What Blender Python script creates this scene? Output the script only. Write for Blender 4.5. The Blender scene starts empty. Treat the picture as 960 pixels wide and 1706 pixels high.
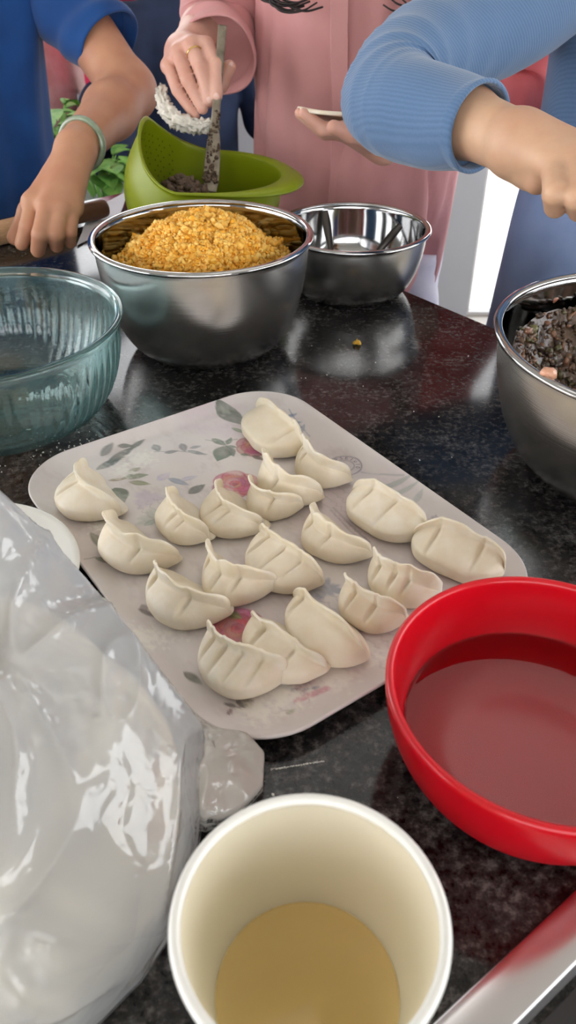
import bpy, math, random
import bmesh
import numpy as np
from mathutils import Vector, Matrix, noise as mnoise

# ------------------------------------------------------------------ scene, camera, world, exposure
scene = bpy.context.scene
COL = scene.collection
random.seed(7)
RNG = np.random.default_rng(7)

cam_data = bpy.data.cameras.new('camera')
cam = bpy.data.objects.new('camera', cam_data)
COL.objects.link(cam)
cam.location = (0.0, 0.0, 0.46)
cam.rotation_euler = (math.radians(52.5), 0, 0)
cam_data.sensor_fit = 'VERTICAL'
cam_data.sensor_height = 36.0
cam_data.sensor_width = 36.0
cam_data.lens = 1350.0 * 36.0 / 1706.0
cam_data.clip_start = 0.01
cam_data.dof.use_dof = True
cam_data.dof.focus_distance = 0.76
cam_data.dof.aperture_fstop = 11.0
scene.camera = cam

world = bpy.data.worlds.new('overcast_sky')
scene.world = world
world.use_nodes = True
wn = world.node_tree.nodes
wn['Background'].inputs['Color'].default_value = (0.97, 0.98, 1.0, 1)
wn['Background'].inputs['Strength'].default_value = 3.4

scene.view_settings.view_transform = 'Standard'
scene.view_settings.look = 'None'
scene.view_settings.gamma = 1.0
scene.view_settings.use_curve_mapping = False
scene.view_settings.exposure = 0.64
cy = scene.cycles
cy.max_bounces = 10
cy.diffuse_bounces = 4
cy.glossy_bounces = 5
cy.transmission_bounces = 8
cy.transparent_max_bounces = 12
cy.caustics_reflective = False
cy.caustics_refractive = True
cy.sample_clamp_indirect = 4.0

# ------------------------------------------------------------------ helpers
ORG = {}

def srgb(r, g, b):
    def f(c):
        c /= 255.0
        return c / 12.92 if c <= 0.04045 else ((c + 0.055) / 1.055) ** 2.4
    return (f(r), f(g), f(b), 1.0)

def mk(name, V, F, mat, parent=None, base=None, smooth=True, normals=None, recalc=True):
    V = np.asarray(V, dtype=float)
    if parent is not None:
        org = ORG[parent.name]
    else:
        if base is None:
            base = ((V[:, 0].min() + V[:, 0].max()) / 2, (V[:, 1].min() + V[:, 1].max()) / 2, V[:, 2].min())
        org = np.array(base, float)
    me = bpy.data.meshes.new(name)
    me.from_pydata((V - org).tolist(), [], [tuple(int(i) for i in f) for f in F])
    if recalc and normals is None and len(V) < 60000:
        bm = bmesh.new(); bm.from_mesh(me)
        bmesh.ops.recalc_face_normals(bm, faces=bm.faces)
        bm.to_mesh(me); bm.free()
    if smooth:
        me.polygons.foreach_set('use_smooth', [True] * len(me.polygons))
    me.update()
    if normals is not None:
        me.normals_split_custom_set_from_vertices([tuple(n) for n in normals])
    for m in (mat if isinstance(mat, (list, tuple)) else [mat]):
        me.materials.append(m)
    o = bpy.data.objects.new(name, me)
    COL.objects.link(o)
    if parent is not None:
        o.parent = parent
    else:
        o.location = org
    ORG[o.name] = org
    return o

def empty(name, loc):
    o = bpy.data.objects.new(name, None)
    o.empty_display_size = 0.05
    o.location = loc
    COL.objects.link(o)
    ORG[o.name] = np.array(loc, float)
    return o

def tag(o, label=None, cat=None, group=None, kind=None):
    if label: o['label'] = label
    if cat: o['category'] = cat
    if group: o['group'] = group
    if kind: o['kind'] = kind
    return o

def unit(v):
    v = np.asarray(v, float)
    n = np.linalg.norm(v)
    return v / n if n > 1e-12 else v

def join(parts):
    V, F, n = [], [], 0
    for v, f in parts:
        v = np.asarray(v, float)
        V.append(v)
        F += [tuple(i + n for i in q) for q in f]
        n += len(v)
    return np.vstack(V), F

def box(x0, x1, y0, y1, z0, z1):
    V = [(x, y, z) for z in (z0, z1) for y in (y0, y1) for x in (x0, x1)]
    F = [(0, 2, 3, 1), (4, 5, 7, 6), (0, 1, 5, 4), (2, 6, 7, 3), (0, 4, 6, 2), (1, 3, 7, 5)]
    return np.array(V, float), F

def rings_mesh(rings, closed=True, cap0=False, cap1=False):
    n = len(rings[0])
    V = np.vstack([np.asarray(r, float) for r in rings])
    F = []
    for i in range(len(rings) - 1):
        for j in range(n if closed else n - 1):
            k = (j + 1) % n
            F.append((i * n + j, i * n + k, (i + 1) * n + k, (i + 1) * n + j))
    extra = []
    if cap0:
        c = len(V) + len(extra); extra.append(np.mean(rings[0], axis=0))
        F += [(c, (j + 1) % n, j) for j in range(n)]
    if cap1:
        c = len(V) + len(extra); extra.append(np.mean(rings[-1], axis=0))
        b = (len(rings) - 1) * n
        F += [(c, b + j, b + (j + 1) % n) for j in range(n)]
    if extra:
        V = np.vstack([V, extra])
    return V, F

def lathe(profile, seg=96, center=(0, 0, 0), rfun=None):
    """profile: list of (r, z); r = 0 closes at the axis."""
    th = np.linspace(0, 2 * np.pi, seg, endpoint=False)
    rings = []
    for r, z in profile:
        rr = max(r, 1e-5) * np.ones(seg)
        if rfun is not None:
            rr = rfun(rr, th, z)
        rings.append(np.c_[rr * np.cos(th), rr * np.sin(th), np.full(seg, z)] + np.array(center))
    return rings_mesh(rings)

def catmull(P, n):
    P = np.asarray(P, float)
    m = len(P)
    out = []
    t = np.linspace(0, m - 1, n)
    for s in t:
        i = min(int(s), m - 2)
        u = s - i
        p1, p2 = P[i], P[i + 1]
        p0 = P[i - 1] if i > 0 else 2 * p1 - p2
        p3 = P[i + 2] if i + 2 < m else 2 * p2 - p1
        out.append(0.5 * ((2 * p1) + (-p0 + p2) * u + (2 * p0 - 5 * p1 + 4 * p2 - p3) * u * u + (-p0 + 3 * p1 - 3 * p2 + p3) * u ** 3))
    return np.array(out)

def tube(keys, n=40, seg=24, ref=(0, 0, 1), disp=None, lip=None, cap0=True, cap1=True):
    """keys: rows (x, y, z, r) or (x, y, z, r1, r2); lip: wall thickness of an open end that turns inwards."""
    K = np.array([k if len(k) == 5 else tuple(k) + (k[3],) for k in keys], float)
    C = catmull(K, n)
    P = C[:, :3]
    T = np.gradient(P, axis=0)
    T /= np.linalg.norm(T, axis=1)[:, None] + 1e-12
    ref = np.array(ref, float)
    a = unit(ref - T[0] * (ref @ T[0]))
    th = np.linspace(0, 2 * np.pi, seg, endpoint=False)
    rings = []
    fr = []
    for i in range(n):
        a = unit(a - T[i] * (a @ T[i]))
        b = np.cross(T[i], a)
        fr.append((a, b))
        dr = np.zeros(seg)
        if disp is not None:
            dr = disp(i / (n - 1), th, P[i], a, b)
        rings.append(P[i] + np.outer((C[i, 3] + dr) * np.cos(th), a) + np.outer((C[i, 4] + dr) * np.sin(th), b))
    if lip:
        last = rings[-1]
        c = last.mean(axis=0)
        rings.append(last + (c - last) * (lip * 0.5 / C[-1, 3]) + T[-1] * lip * 0.35)
        rings.append(last + (c - last) * (lip / C[-1, 3]))
        for q in range(2, 8):
            i = n - 1 - q
            if i < 0: break
            rr = rings[i]
            c = rr.mean(axis=0)
            rings.append(rr + (c - rr) * (lip / C[i, 3]))
        cap1 = True
    return rings_mesh(rings, cap0=cap0, cap1=cap1)

def nz(p, s, seed=0.0):
    return mnoise.noise(Vector((p[0] * s + seed, p[1] * s + seed * 1.7, p[2] * s - seed)))

def nzv(P, s, seed=0.0):
    return np.array([mnoise.noise(Vector((p[0] * s + seed, p[1] * s + seed * 1.7, p[2] * s - seed))) for p in P])

# ---- signed-distance modelling of bodies (smooth union of tapered capsules, surface-nets mesh)
def sdf_mesh(prims, vox):
    lo = np.array([1e9] * 3); hi = -lo
    for p in prims:
        a, b, ra, rb = np.array(p[0]), np.array(p[1]), p[2], p[3]
        R = max(ra, rb) * (max(1.0, 1.0 / p[6]) if len(p) > 6 else 1.0)
        lo = np.minimum(lo, np.minimum(a, b) - R - 0.012); hi = np.maximum(hi, np.maximum(a, b) + R + 0.012)
    n = np.ceil((hi - lo) / vox).astype(int) + 2
    Fd = np.full(n, 0.06, np.float32)
    ax = [lo[i] + vox * np.arange(n[i]) for i in range(3)]
    for p in prims:
        a, b, ra, rb, k = np.array(p[0], float), np.array(p[1], float), p[2], p[3], p[4]
        R = max(ra, rb) * (max(1.0, 1.0 / p[6]) if len(p) > 6 else 1.0)
        m = abs(k) + 3 * vox
        i0 = np.clip(np.floor((np.minimum(a, b) - R - m - lo) / vox).astype(int), 0, n)
        i1 = np.clip(np.ceil((np.maximum(a, b) + R + m - lo) / vox).astype(int) + 1, 0, n)
        X = (ax[0][i0[0]:i1[0]] - a[0])[:, None, None].astype(np.float32)
        Y = (ax[1][i0[1]:i1[1]] - a[1])[None, :, None].astype(np.float32)
        Z = (ax[2][i0[2]:i1[2]] - a[2])[None, None, :].astype(np.float32)
        d = b - a
        dd = float(d @ d) + 1e-12
        t = np.clip((X * d[0] + Y * d[1] + Z * d[2]) / dd, 0, 1).astype(np.float32)
        qx, qy, qz = X - t * d[0], Y - t * d[1], Z - t * d[2]
        q2 = qx * qx + qy * qy + qz * qz
        if len(p) > 6:
            ax_n = unit(p[5])
            w = qx * ax_n[0] + qy * ax_n[1] + qz * ax_n[2]
            q2 = q2 + w * w * (p[6] ** 2 - 1)
        dist = np.sqrt(np.maximum(q2, 0)) - (ra + t * (rb - ra))
        sl = (slice(i0[0], i1[0]), slice(i0[1], i1[1]), slice(i0[2], i1[2]))
        cur = Fd[sl]
        if k < 0:      # carve
            kk = -k
            h = np.clip(0.5 - 0.5 * (cur + dist) / kk, 0, 1)
            Fd[sl] = cur * (1 - h) - dist * h + kk * h * (1 - h)
        elif k < 1e-6:
            Fd[sl] = np.minimum(cur, dist)
        else:
            h = np.clip(0.5 + 0.5 * (cur - dist) / k, 0, 1)
            Fd[sl] = cur * (1 - h) + dist * h - k * h * (1 - h)
    ins = Fd < 0
    nc = n - 1
    edges = []
    for A in range(3):
        s0 = [slice(None)] * 3; s1 = [slice(None)] * 3
        s0[A] = slice(0, -1); s1[A] = slice(1, None)
        m = ins[tuple(s0)] != ins[tuple(s1)]
        idx = np.array(np.nonzero(m)).T
        j = idx.copy(); j[:, A] += 1
        f0 = Fd[idx[:, 0], idx[:, 1], idx[:, 2]]; f1 = Fd[j[:, 0], j[:, 1], j[:, 2]]
        pt = idx.astype(float); pt[:, A] += f0 / (f0 - f1)
        edges.append((idx, pt, f0 < 0))
    cells, pts = [], []
    quads = []
    for A in range(3):
        idx, pt, neg = edges[A]
        B, Cc = (A + 1) % 3, (A + 2) % 3
        q = []
        for (db, dc) in ((-1, -1), (0, -1), (0, 0), (-1, 0)):
            c = idx.copy(); c[:, B] += db; c[:, Cc] += dc
            q.append((c[:, 0] * nc[1] + c[:, 1]) * nc[2] + c[:, 2])
            cells.append(q[-1]); pts.append(pt)
        q = np.array(q).T
        q[~neg] = q[~neg][:, ::-1]
        quads.append(q)
    cells = np.concatenate(cells); pts = np.vstack(pts)
    u, inv = np.unique(cells, return_inverse=True)
    S = np.zeros((len(u), 3)); cnt = np.bincount(inv, minlength=len(u))
    for A in range(3):
        S[:, A] = np.bincount(inv, weights=pts[:, A], minlength=len(u)) / cnt
    V = lo + S * vox
    Q = np.searchsorted(u, np.vstack(quads))
    return V, Q.tolist()

# ------------------------------------------------------------------ materials
def new_mat(name):
    m = bpy.data.materials.new(name)
    m.use_nodes = True
    nt = m.node_tree
    return m, nt, nt.nodes, nt.links, nt.nodes['Principled BSDF']

def M(name, col, rough=0.5, metal=0.0, var=None, vscale=20.0, bump=0.0, bscale=60.0, sss=0.0, sss_r=(0.02, 0.01, 0.006),
      coat=0.0, coat_r=0.05, trans=0.0, ior=1.45, spec=0.5, stretch=None, sheen=0.0, aniso=0.0, detail=4.0, rvar=0.0):
    m, nt, N, L, b = new_mat(name)
    b.inputs['Base Color'].default_value = col
    b.inputs['Roughness'].default_value = rough
    b.inputs['Metallic'].default_value = metal
    b.inputs['IOR'].default_value = ior
    b.inputs['Specular IOR Level'].default_value = spec
    b.inputs['Transmission Weight'].default_value = trans
    b.inputs['Coat Weight'].default_value = coat
    b.inputs['Coat Roughness'].default_value = coat_r
    b.inputs['Sheen Weight'].default_value = sheen
    b.inputs['Anisotropic'].default_value = aniso
    if sss:
        b.inputs['Subsurface Weight'].default_value = sss
        b.inputs['Subsurface Radius'].default_value = sss_r
        b.inputs['Subsurface Scale'].default_value = 1.0
    tc = N.new('ShaderNodeTexCoord')
    vec = tc.outputs['Object']
    if stretch:
        mp = N.new('ShaderNodeMapping')
        mp.inputs['Scale'].default_value = stretch
        L.new(vec, mp.inputs['Vector'])
        vec = mp.outputs['Vector']
    if var:
        n1 = N.new('ShaderNodeTexNoise')
        n1.inputs['Scale'].default_value = vscale
        n1.inputs['Detail'].default_value = detail
        L.new(vec, n1.inputs['Vector'])
        cr = N.new('ShaderNodeValToRGB')
        cr.color_ramp.elements[0].position = 0.35
        cr.color_ramp.elements[1].position = 0.65
        cr.color_ramp.elements[0].color = col
        cr.color_ramp.elements[1].color = var
        L.new(n1.outputs['Fac'], cr.inputs['Fac'])
        L.new(cr.outputs['Color'], b.inputs['Base Color'])
    if rvar:
        n3 = N.new('ShaderNodeTexNoise')
        n3.inputs['Scale'].default_value = 9.0
        L.new(vec, n3.inputs['Vector'])
        mr = N.new('ShaderNodeMapRange')
        mr.inputs['To Min'].default_value = rough - rvar
        mr.inputs['To Max'].default_value = rough + rvar
        L.new(n3.outputs['Fac'], mr.inputs['Value'])
        L.new(mr.outputs['Result'], b.inputs['Roughness'])
    if bump:
        n2 = N.new('ShaderNodeTexNoise')
        n2.inputs['Scale'].default_value = bscale
        n2.inputs['Detail'].default_value = 5.0
        L.new(vec, n2.inputs['Vector'])
        bp = N.new('ShaderNodeBump')
        bp.inputs['Strength'].default_value = bump
        bp.inputs['Distance'].default_value = 0.002
        L.new(n2.outputs['Fac'], bp.inputs['Height'])
        L.new(bp.outputs['Normal'], b.inputs['Normal'])
    return m

def granite():
    m, nt, N, L, b = new_mat('black_granite')
    tc = N.new('ShaderNodeTexCoord')
    n1 = N.new('ShaderNodeTexNoise'); n1.inputs['Scale'].default_value = 150; n1.inputs['Detail'].default_value = 8; n1.inputs['Roughness'].default_value = 0.74
    n2 = N.new('ShaderNodeTexNoise'); n2.inputs['Scale'].default_value = 34; n2.inputs['Detail'].default_value = 3
    v = N.new('ShaderNodeTexVoronoi'); v.inputs['Scale'].default_value = 260
    for x in (n1, n2, v): L.new(tc.outputs['Object'], x.inputs['Vector'])
    cr = N.new('ShaderNodeValToRGB'); e = cr.color_ramp.elements
    e[0].position = 0.40; e[0].color = (0.0035, 0.0035, 0.004, 1)
    e[1].position = 0.68; e[1].color = (0.13, 0.125, 0.12, 1)
    k = e.new(0.53); k.color = (0.030, 0.028, 0.027, 1)
    mx = N.new('ShaderNodeMath'); mx.operation = 'MULTIPLY_ADD'; mx.inputs[1].default_value = 0.35; 
    L.new(n2.outputs['Fac'], mx.inputs[0])
    sb = N.new('ShaderNodeMath'); sb.operation = 'SUBTRACT'; sb.inputs[1].default_value = 0.175
    L.new(n1.outputs['Fac'], sb.inputs[0]); L.new(sb.outputs[0], mx.inputs[2])
    L.new(mx.outputs[0], cr.inputs['Fac'])
    cv = N.new('ShaderNodeValToRGB'); ev = cv.color_ramp.elements
    ev[0].position = 0.0; ev[0].color = (0.03, 0.022, 0.02, 1); ev[1].position = 0.25; ev[1].color = (0, 0, 0, 1)
    L.new(v.outputs['Distance'], cv.inputs['Fac'])
    ad = N.new('ShaderNodeMix'); ad.data_type = 'RGBA'; ad.blend_type = 'ADD'; ad.inputs['Factor'].default_value = 0.6
    L.new(cr.outputs['Color'], ad.inputs['A']); L.new(cv.outputs['Color'], ad.inputs['B'])
    L.new(ad.outputs['Result'], b.inputs['Base Color'])
    b.inputs['Roughness'].default_value = 0.10
    b.inputs['Specular IOR Level'].default_value = 0.5
    b.inputs['IOR'].default_value = 1.38
    return m

def steel(name, rough, brushed=True, col=(0.62, 0.61, 0.60, 1)):
    m, nt, N, L, b = new_mat(name)
    b.inputs['Metallic'].default_value = 1.0
    b.inputs['Base Color'].default_value = col
    b.inputs['Roughness'].default_value = rough
    if brushed:
        tc = N.new('ShaderNodeTexCoord'); mp = N.new('ShaderNodeMapping')
        mp.inputs['Scale'].default_value = (3, 3, 900)
        n1 = N.new('ShaderNodeTexNoise'); n1.inputs['Scale'].default_value = 1.0; n1.inputs['Detail'].default_value = 2
        L.new(tc.outputs['Object'], mp.inputs['Vector']); L.new(mp.outputs['Vector'], n1.inputs['Vector'])
        bp = N.new('ShaderNodeBump'); bp.inputs['Strength'].default_value = 0.12; bp.inputs['Distance'].default_value = 0.0006
        L.new(n1.outputs['Fac'], bp.inputs['Height']); L.new(bp.outputs['Normal'], b.inputs['Normal'])
        b.inputs['Anisotropic'].default_value = 0.6
    return m

def knit(name, col, col2, scale):
    m, nt, N, L, b = new_mat(name)
    tc = N.new('ShaderNodeTexCoord')
    w = N.new('ShaderNodeTexWave'); w.wave_type = 'BANDS'; w.bands_direction = 'DIAGONAL'
    w.inputs['Scale'].default_value = scale; w.inputs['Distortion'].default_value = 1.5; w.inputs['Detail'].default_value = 2; w.inputs['Detail Scale'].default_value = 3
    L.new(tc.outputs['Object'], w.inputs['Vector'])
    mx = N.new('ShaderNodeMix'); mx.data_type = 'RGBA'
    mx.inputs['A'].default_value = col; mx.inputs['B'].default_value = col2
    L.new(w.outputs['Fac'], mx.inputs['Factor']); L.new(mx.outputs['Result'], b.inputs['Base Color'])
    bp = N.new('ShaderNodeBump'); bp.inputs['Strength'].default_value = 0.30; bp.inputs['Distance'].default_value = 0.001
    L.new(w.outputs['Fac'], bp.inputs['Height']); L.new(bp.outputs['Normal'], b.inputs['Normal'])
    b.inputs['Roughness'].default_value = 0.9; b.inputs['Sheen Weight'].default_value = 0.25; b.inputs['Specular IOR Level'].default_value = 0.2
    return m

def vcol(name, rough=0.3, sss=0.0, bump=0.0, bscale=80.0, coat=0.0):
    m, nt, N, L, b = new_mat(name)
    a = N.new('ShaderNodeVertexColor'); a.layer_name = 'col'
    L.new(a.outputs['Color'], b.inputs['Base Color'])
    b.inputs['Roughness'].default_value = rough
    b.inputs['Coat Weight'].default_value = coat
    if bump:
        tc = N.new('ShaderNodeTexCoord'); n2 = N.new('ShaderNodeTexNoise'); n2.inputs['Scale'].default_value = bscale
        L.new(tc.outputs['Object'], n2.inputs['Vector'])
        bp = N.new('ShaderNodeBump'); bp.inputs['Strength'].default_value = bump; bp.inputs['Distance'].default_value = 0.002
        L.new(n2.outputs['Fac'], bp.inputs['Height']); L.new(bp.outputs['Normal'], b.inputs['Normal'])
    return m

def film(name, transp, tint, rough=0.12, bump=0.5, bscale=40.0):
    """thin crinkled plastic: part clear, part milky, with a glossy skin"""
    m, nt, N, L, b = new_mat(name)
    out = N['Material Output']
    N.remove(b)
    tc = N.new('ShaderNodeTexCoord')
    dn = N.new('ShaderNodeTexNoise'); dn.inputs['Scale'].default_value = bscale * .5
    L.new(tc.outputs['Object'], dn.inputs['Vector'])
    va = N.new('ShaderNodeVectorMath'); va.operation = 'MULTIPLY_ADD'; va.inputs[1].default_value = (.05, .05, .05)
    L.new(dn.outputs['Color'], va.inputs[0]); L.new(tc.outputs['Object'], va.inputs[2])
    vo = N.new('ShaderNodeTexVoronoi'); vo.feature = 'DISTANCE_TO_EDGE'; vo.inputs['Scale'].default_value = bscale
    L.new(va.outputs[0], vo.inputs['Vector'])
    n2 = N.new('ShaderNodeTexNoise'); n2.inputs['Scale'].default_value = bscale * 2.2; n2.inputs['Detail'].default_value = 2
    L.new(va.outputs[0], n2.inputs['Vector'])
    ad = N.new('ShaderNodeMath'); ad.operation = 'MULTIPLY_ADD'; ad.inputs[1].default_value = 0.35
    L.new(n2.outputs['Fac'], ad.inputs[0]); L.new(vo.outputs['Distance'], ad.inputs[2])
    bp = N.new('ShaderNodeBump'); bp.inputs['Strength'].default_value = bump; bp.inputs['Distance'].default_value = 0.006
    L.new(ad.outputs[0], bp.inputs['Height'])
    tr = N.new('ShaderNodeBsdfTransparent'); tr.inputs['Color'].default_value = (0.98, 0.985, 0.985, 1)
    df = N.new('ShaderNodeBsdfDiffuse'); df.inputs['Color'].default_value = tint
    tl = N.new('ShaderNodeBsdfTranslucent'); tl.inputs['Color'].default_value = tint
    gl = N.new('ShaderNodeBsdfGlossy'); gl.inputs['Roughness'].default_value = rough
    m1 = N.new('ShaderNodeMixShader'); m1.inputs[0].default_value = 0.22
    L.new(df.outputs[0], m1.inputs[1]); L.new(tl.outputs[0], m1.inputs[2])
    m2 = N.new('ShaderNodeMixShader'); m2.inputs[0].default_value = transp
    L.new(m1.outputs[0], m2.inputs[1]); L.new(tr.outputs[0], m2.inputs[2])
    fr = N.new('ShaderNodeFresnel'); fr.inputs['IOR'].default_value = 1.7
    m3 = N.new('ShaderNodeMixShader')
    L.new(fr.outputs[0], m3.inputs[0]); L.new(m2.outputs[0], m3.inputs[1]); L.new(gl.outputs[0], m3.inputs[2])
    for s in (gl, fr): L.new(bp.outputs['Normal'], s.inputs['Normal'])
    L.new(m3.outputs[0], out.inputs['Surface'])
    return m

def pane_mat():
    m, nt, N, L, b = new_mat('window_glass')
    out = N['Material Output']; N.remove(b)
    tr = N.new('ShaderNodeBsdfTransparent'); gl = N.new('ShaderNodeBsdfGlossy'); gl.inputs['Roughness'].default_value = 0.02
    fr = N.new('ShaderNodeFresnel'); fr.inputs['IOR'].default_value = 1.3
    mx = N.new('ShaderNodeMixShader')
    L.new(fr.outputs[0], mx.inputs[0]); L.new(tr.outputs[0], mx.inputs[1]); L.new(gl.outputs[0], mx.inputs[2])
    L.new(mx.outputs[0], out.inputs['Surface'])
    return m

def emit(name, col, s):
    m, nt, N, L, b = new_mat(name)
    b.inputs['Base Color'].default_value = (0.8, 0.8, 0.8, 1)
    b.inputs['Emission Color'].default_value = col
    b.inputs['Emission Strength'].default_value = s
    return m

MT = dict(
    granite=granite(),
    wall=M('wall_paint', srgb(206, 205, 200), 0.85, var=srgb(200, 199, 195), vscale=3, bump=0.05),
    pier=M('grey_pier_paint', srgb(208, 212, 217), 0.8, var=srgb(202, 206, 212), vscale=3),
    ceil=M('ceiling_paint', srgb(232, 231, 226), 0.9, var=srgb(226, 225, 221), vscale=2),
    floor=M('floor_tile', srgb(188, 180, 168), 0.35, var=srgb(176, 168, 156), vscale=6),
    patio=M('patio_concrete', srgb(200, 196, 188), 0.9, var=srgb(188, 184, 177), vscale=4),
    white_frame=M('white_window_frame', srgb(235, 235, 235), 0.45, var=srgb(228, 228, 228), vscale=5),
    pane=pane_mat(),
    panel=emit('lamp_diffuser', (1.0, 0.98, 0.94, 1), 0.75),
    cabinet=M('cabinet_wood', srgb(92, 66, 48), 0.5, var=srgb(74, 52, 38), vscale=4, stretch=(8, 8, 1)),
    steel=steel('brushed_steel', 0.27, col=(0.74, 0.73, 0.71, 1)),
    steel_in=steel('polished_steel', 0.07, brushed=False, col=(0.52, 0.52, 0.52, 1)),
    steel_blade=steel('satin_blade_steel', 0.26, brushed=False, col=(0.62, 0.60, 0.60, 1)),
    egg=vcol('scrambled_egg', 0.55, bump=0.3, bscale=300),
    meat=vcol('seasoned_meat', 0.35, bump=0.6, bscale=220, coat=0.3),
    green=M('green_plastic', srgb(126, 138, 12), 0.38, var=srgb(120, 133, 10), vscale=6, sss=0.08, sss_r=(0.004, 0.005, 0.001)),
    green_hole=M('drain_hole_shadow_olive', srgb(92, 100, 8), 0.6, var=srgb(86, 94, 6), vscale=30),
    red=M('red_glazed_bowl', srgb(204, 8, 28), 0.30, var=srgb(192, 6, 25), vscale=5, coat=0.12, coat_r=0.12),
    cup=M('white_paper_cup', srgb(234, 228, 208), 0.55, var=srgb(230, 223, 202), vscale=14, bump=0.05, bscale=200, sss=0.12, sss_r=(0.004, 0.004, 0.003)),
    wood=M('pale_rolling_wood', srgb(222, 182, 142), 0.5, var=srgb(206, 162, 122), vscale=5, stretch=(10, 10, 60)),
    wood_dark=M('brown_handle_wood', srgb(120, 84, 60), 0.5, var=srgb(104, 70, 50), vscale=9),
    jade=M('jade_stone', srgb(128, 146, 122), 0.12, var=srgb(150, 160, 140), vscale=60, sss=0.3, sss_r=(0.006, 0.008, 0.006), coat=0.6),
    gold=M('gold_ring', srgb(214, 176, 110), 0.2, 1.0, var=srgb(205, 166, 100), vscale=40),
    skin_a=M('warm_tan_skin', srgb(196, 146, 116), 0.5, var=srgb(188, 134, 106), vscale=22, bump=0.10, bscale=260, sss=0.25, sss_r=(0.010, 0.004, 0.002)),
    skin_b=M('fair_pink_skin', srgb(212, 166, 148), 0.46, var=srgb(202, 150, 132), vscale=26, bump=0.10, bscale=260, sss=0.25, sss_r=(0.010, 0.004, 0.002)),
    skin_c=M('light_skin', srgb(200, 162, 132), 0.48, var=srgb(190, 147, 119), vscale=22, bump=0.10, bscale=260, sss=0.25, sss_r=(0.010, 0.004, 0.002)),
    nail=M('fingernail', srgb(232, 192, 178), 0.25, var=srgb(228, 186, 172), vscale=60, coat=0.3),
    hair=M('dark_hair', srgb(38, 28, 26), 0.45, var=srgb(26, 20, 19), vscale=200, stretch=(1, 1, 0.1)),
    blue_tee=M('blue_cotton', srgb(7, 70, 136), 0.85, var=srgb(4, 60, 122), vscale=14, bump=0.15, bscale=500, sheen=0.2),
    pink=M('pink_cotton', srgb(208, 151, 149), 0.85, var=srgb(200, 142, 141), vscale=10, bump=0.12, bscale=420, sheen=0.15),
    white_trouser=M('pale_lilac_cloth', srgb(222, 218, 228), 0.85, var=srgb(205, 202, 216), vscale=12, bump=0.15, bscale=300),
    denim=M('denim_blue', srgb(138, 160, 204), 0.88, var=srgb(146, 166, 208), vscale=26, bump=0.2, bscale=500),
    knit=knit('powder_blue_knit', srgb(92, 119, 153), srgb(84, 111, 145), 95),
    navy=M('navy_cloth', srgb(40, 54, 84), 0.85, var=srgb(32, 42, 68), vscale=10, bump=0.15, bscale=200),
    lilac=M('lilac_floral_cloth', srgb(246, 224, 220), 0.85, var=srgb(232, 194, 188), vscale=22, bump=0.15, bscale=200),
    hotpink=M('bright_pink_cloth', srgb(236, 60, 110), 0.8, var=srgb(222, 48, 98), vscale=10),
    towel=M('white_paper_towel', srgb(232, 226, 214), 0.95, var=srgb(214, 206, 194), vscale=90, bump=0.8, bscale=240),
    paper=M('white_table', srgb(226, 228, 234), 0.5, var=srgb(216, 220, 228), vscale=5),
    leaf=M('fresh_green_leaf', srgb(150, 200, 100), 0.5, var=srgb(96, 156, 66), vscale=30, bump=0.3, bscale=100),
    white_glaze=M('white_glazed_plate', srgb(234, 232, 226), 0.2, var=srgb(230, 228, 222), vscale=6, coat=0.4),
    dark_board=M('dark_slate', srgb(44, 46, 46), 0.55, var=srgb(36, 38, 38), vscale=12, bump=0.1),
    flour=M('wheat_flour', srgb(242, 230, 202), 0.95, var=srgb(232, 214, 176), vscale=16, bump=0.5, bscale=90),
    flour_dust=M('flour_dust', srgb(238, 236, 228), 0.95, var=srgb(228, 226, 218), vscale=60),
    film=film('milky_plastic_film', 0.55, srgb(242, 244, 246), 0.08, 0.75, 26),
    film_clear=film('clear_plastic_film', 0.30, srgb(248, 243, 234), 0.06, 0.9, 40),
    mushroom=M('minced_mushroom', srgb(104, 84, 66), 0.6, var=srgb(70, 54, 42), vscale=160, bump=0.7, bscale=260),
    dark_steel=M('dark_utensil_steel', srgb(92, 88, 84), 0.32, 1.0, var=srgb(84, 80, 76), vscale=20),
    spatula=M('worn_spatula_metal', srgb(150, 140, 124), 0.35, 0.7, var=srgb(112, 100, 86), vscale=60),
    pink_lit=M('window_lit_pink_cotton', srgb(236, 120, 120), 0.85, var=srgb(228, 104, 106), vscale=16, bump=0.2, bscale=300),  # pink shirt cloth again, strong window light painted in as coral
)

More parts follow.
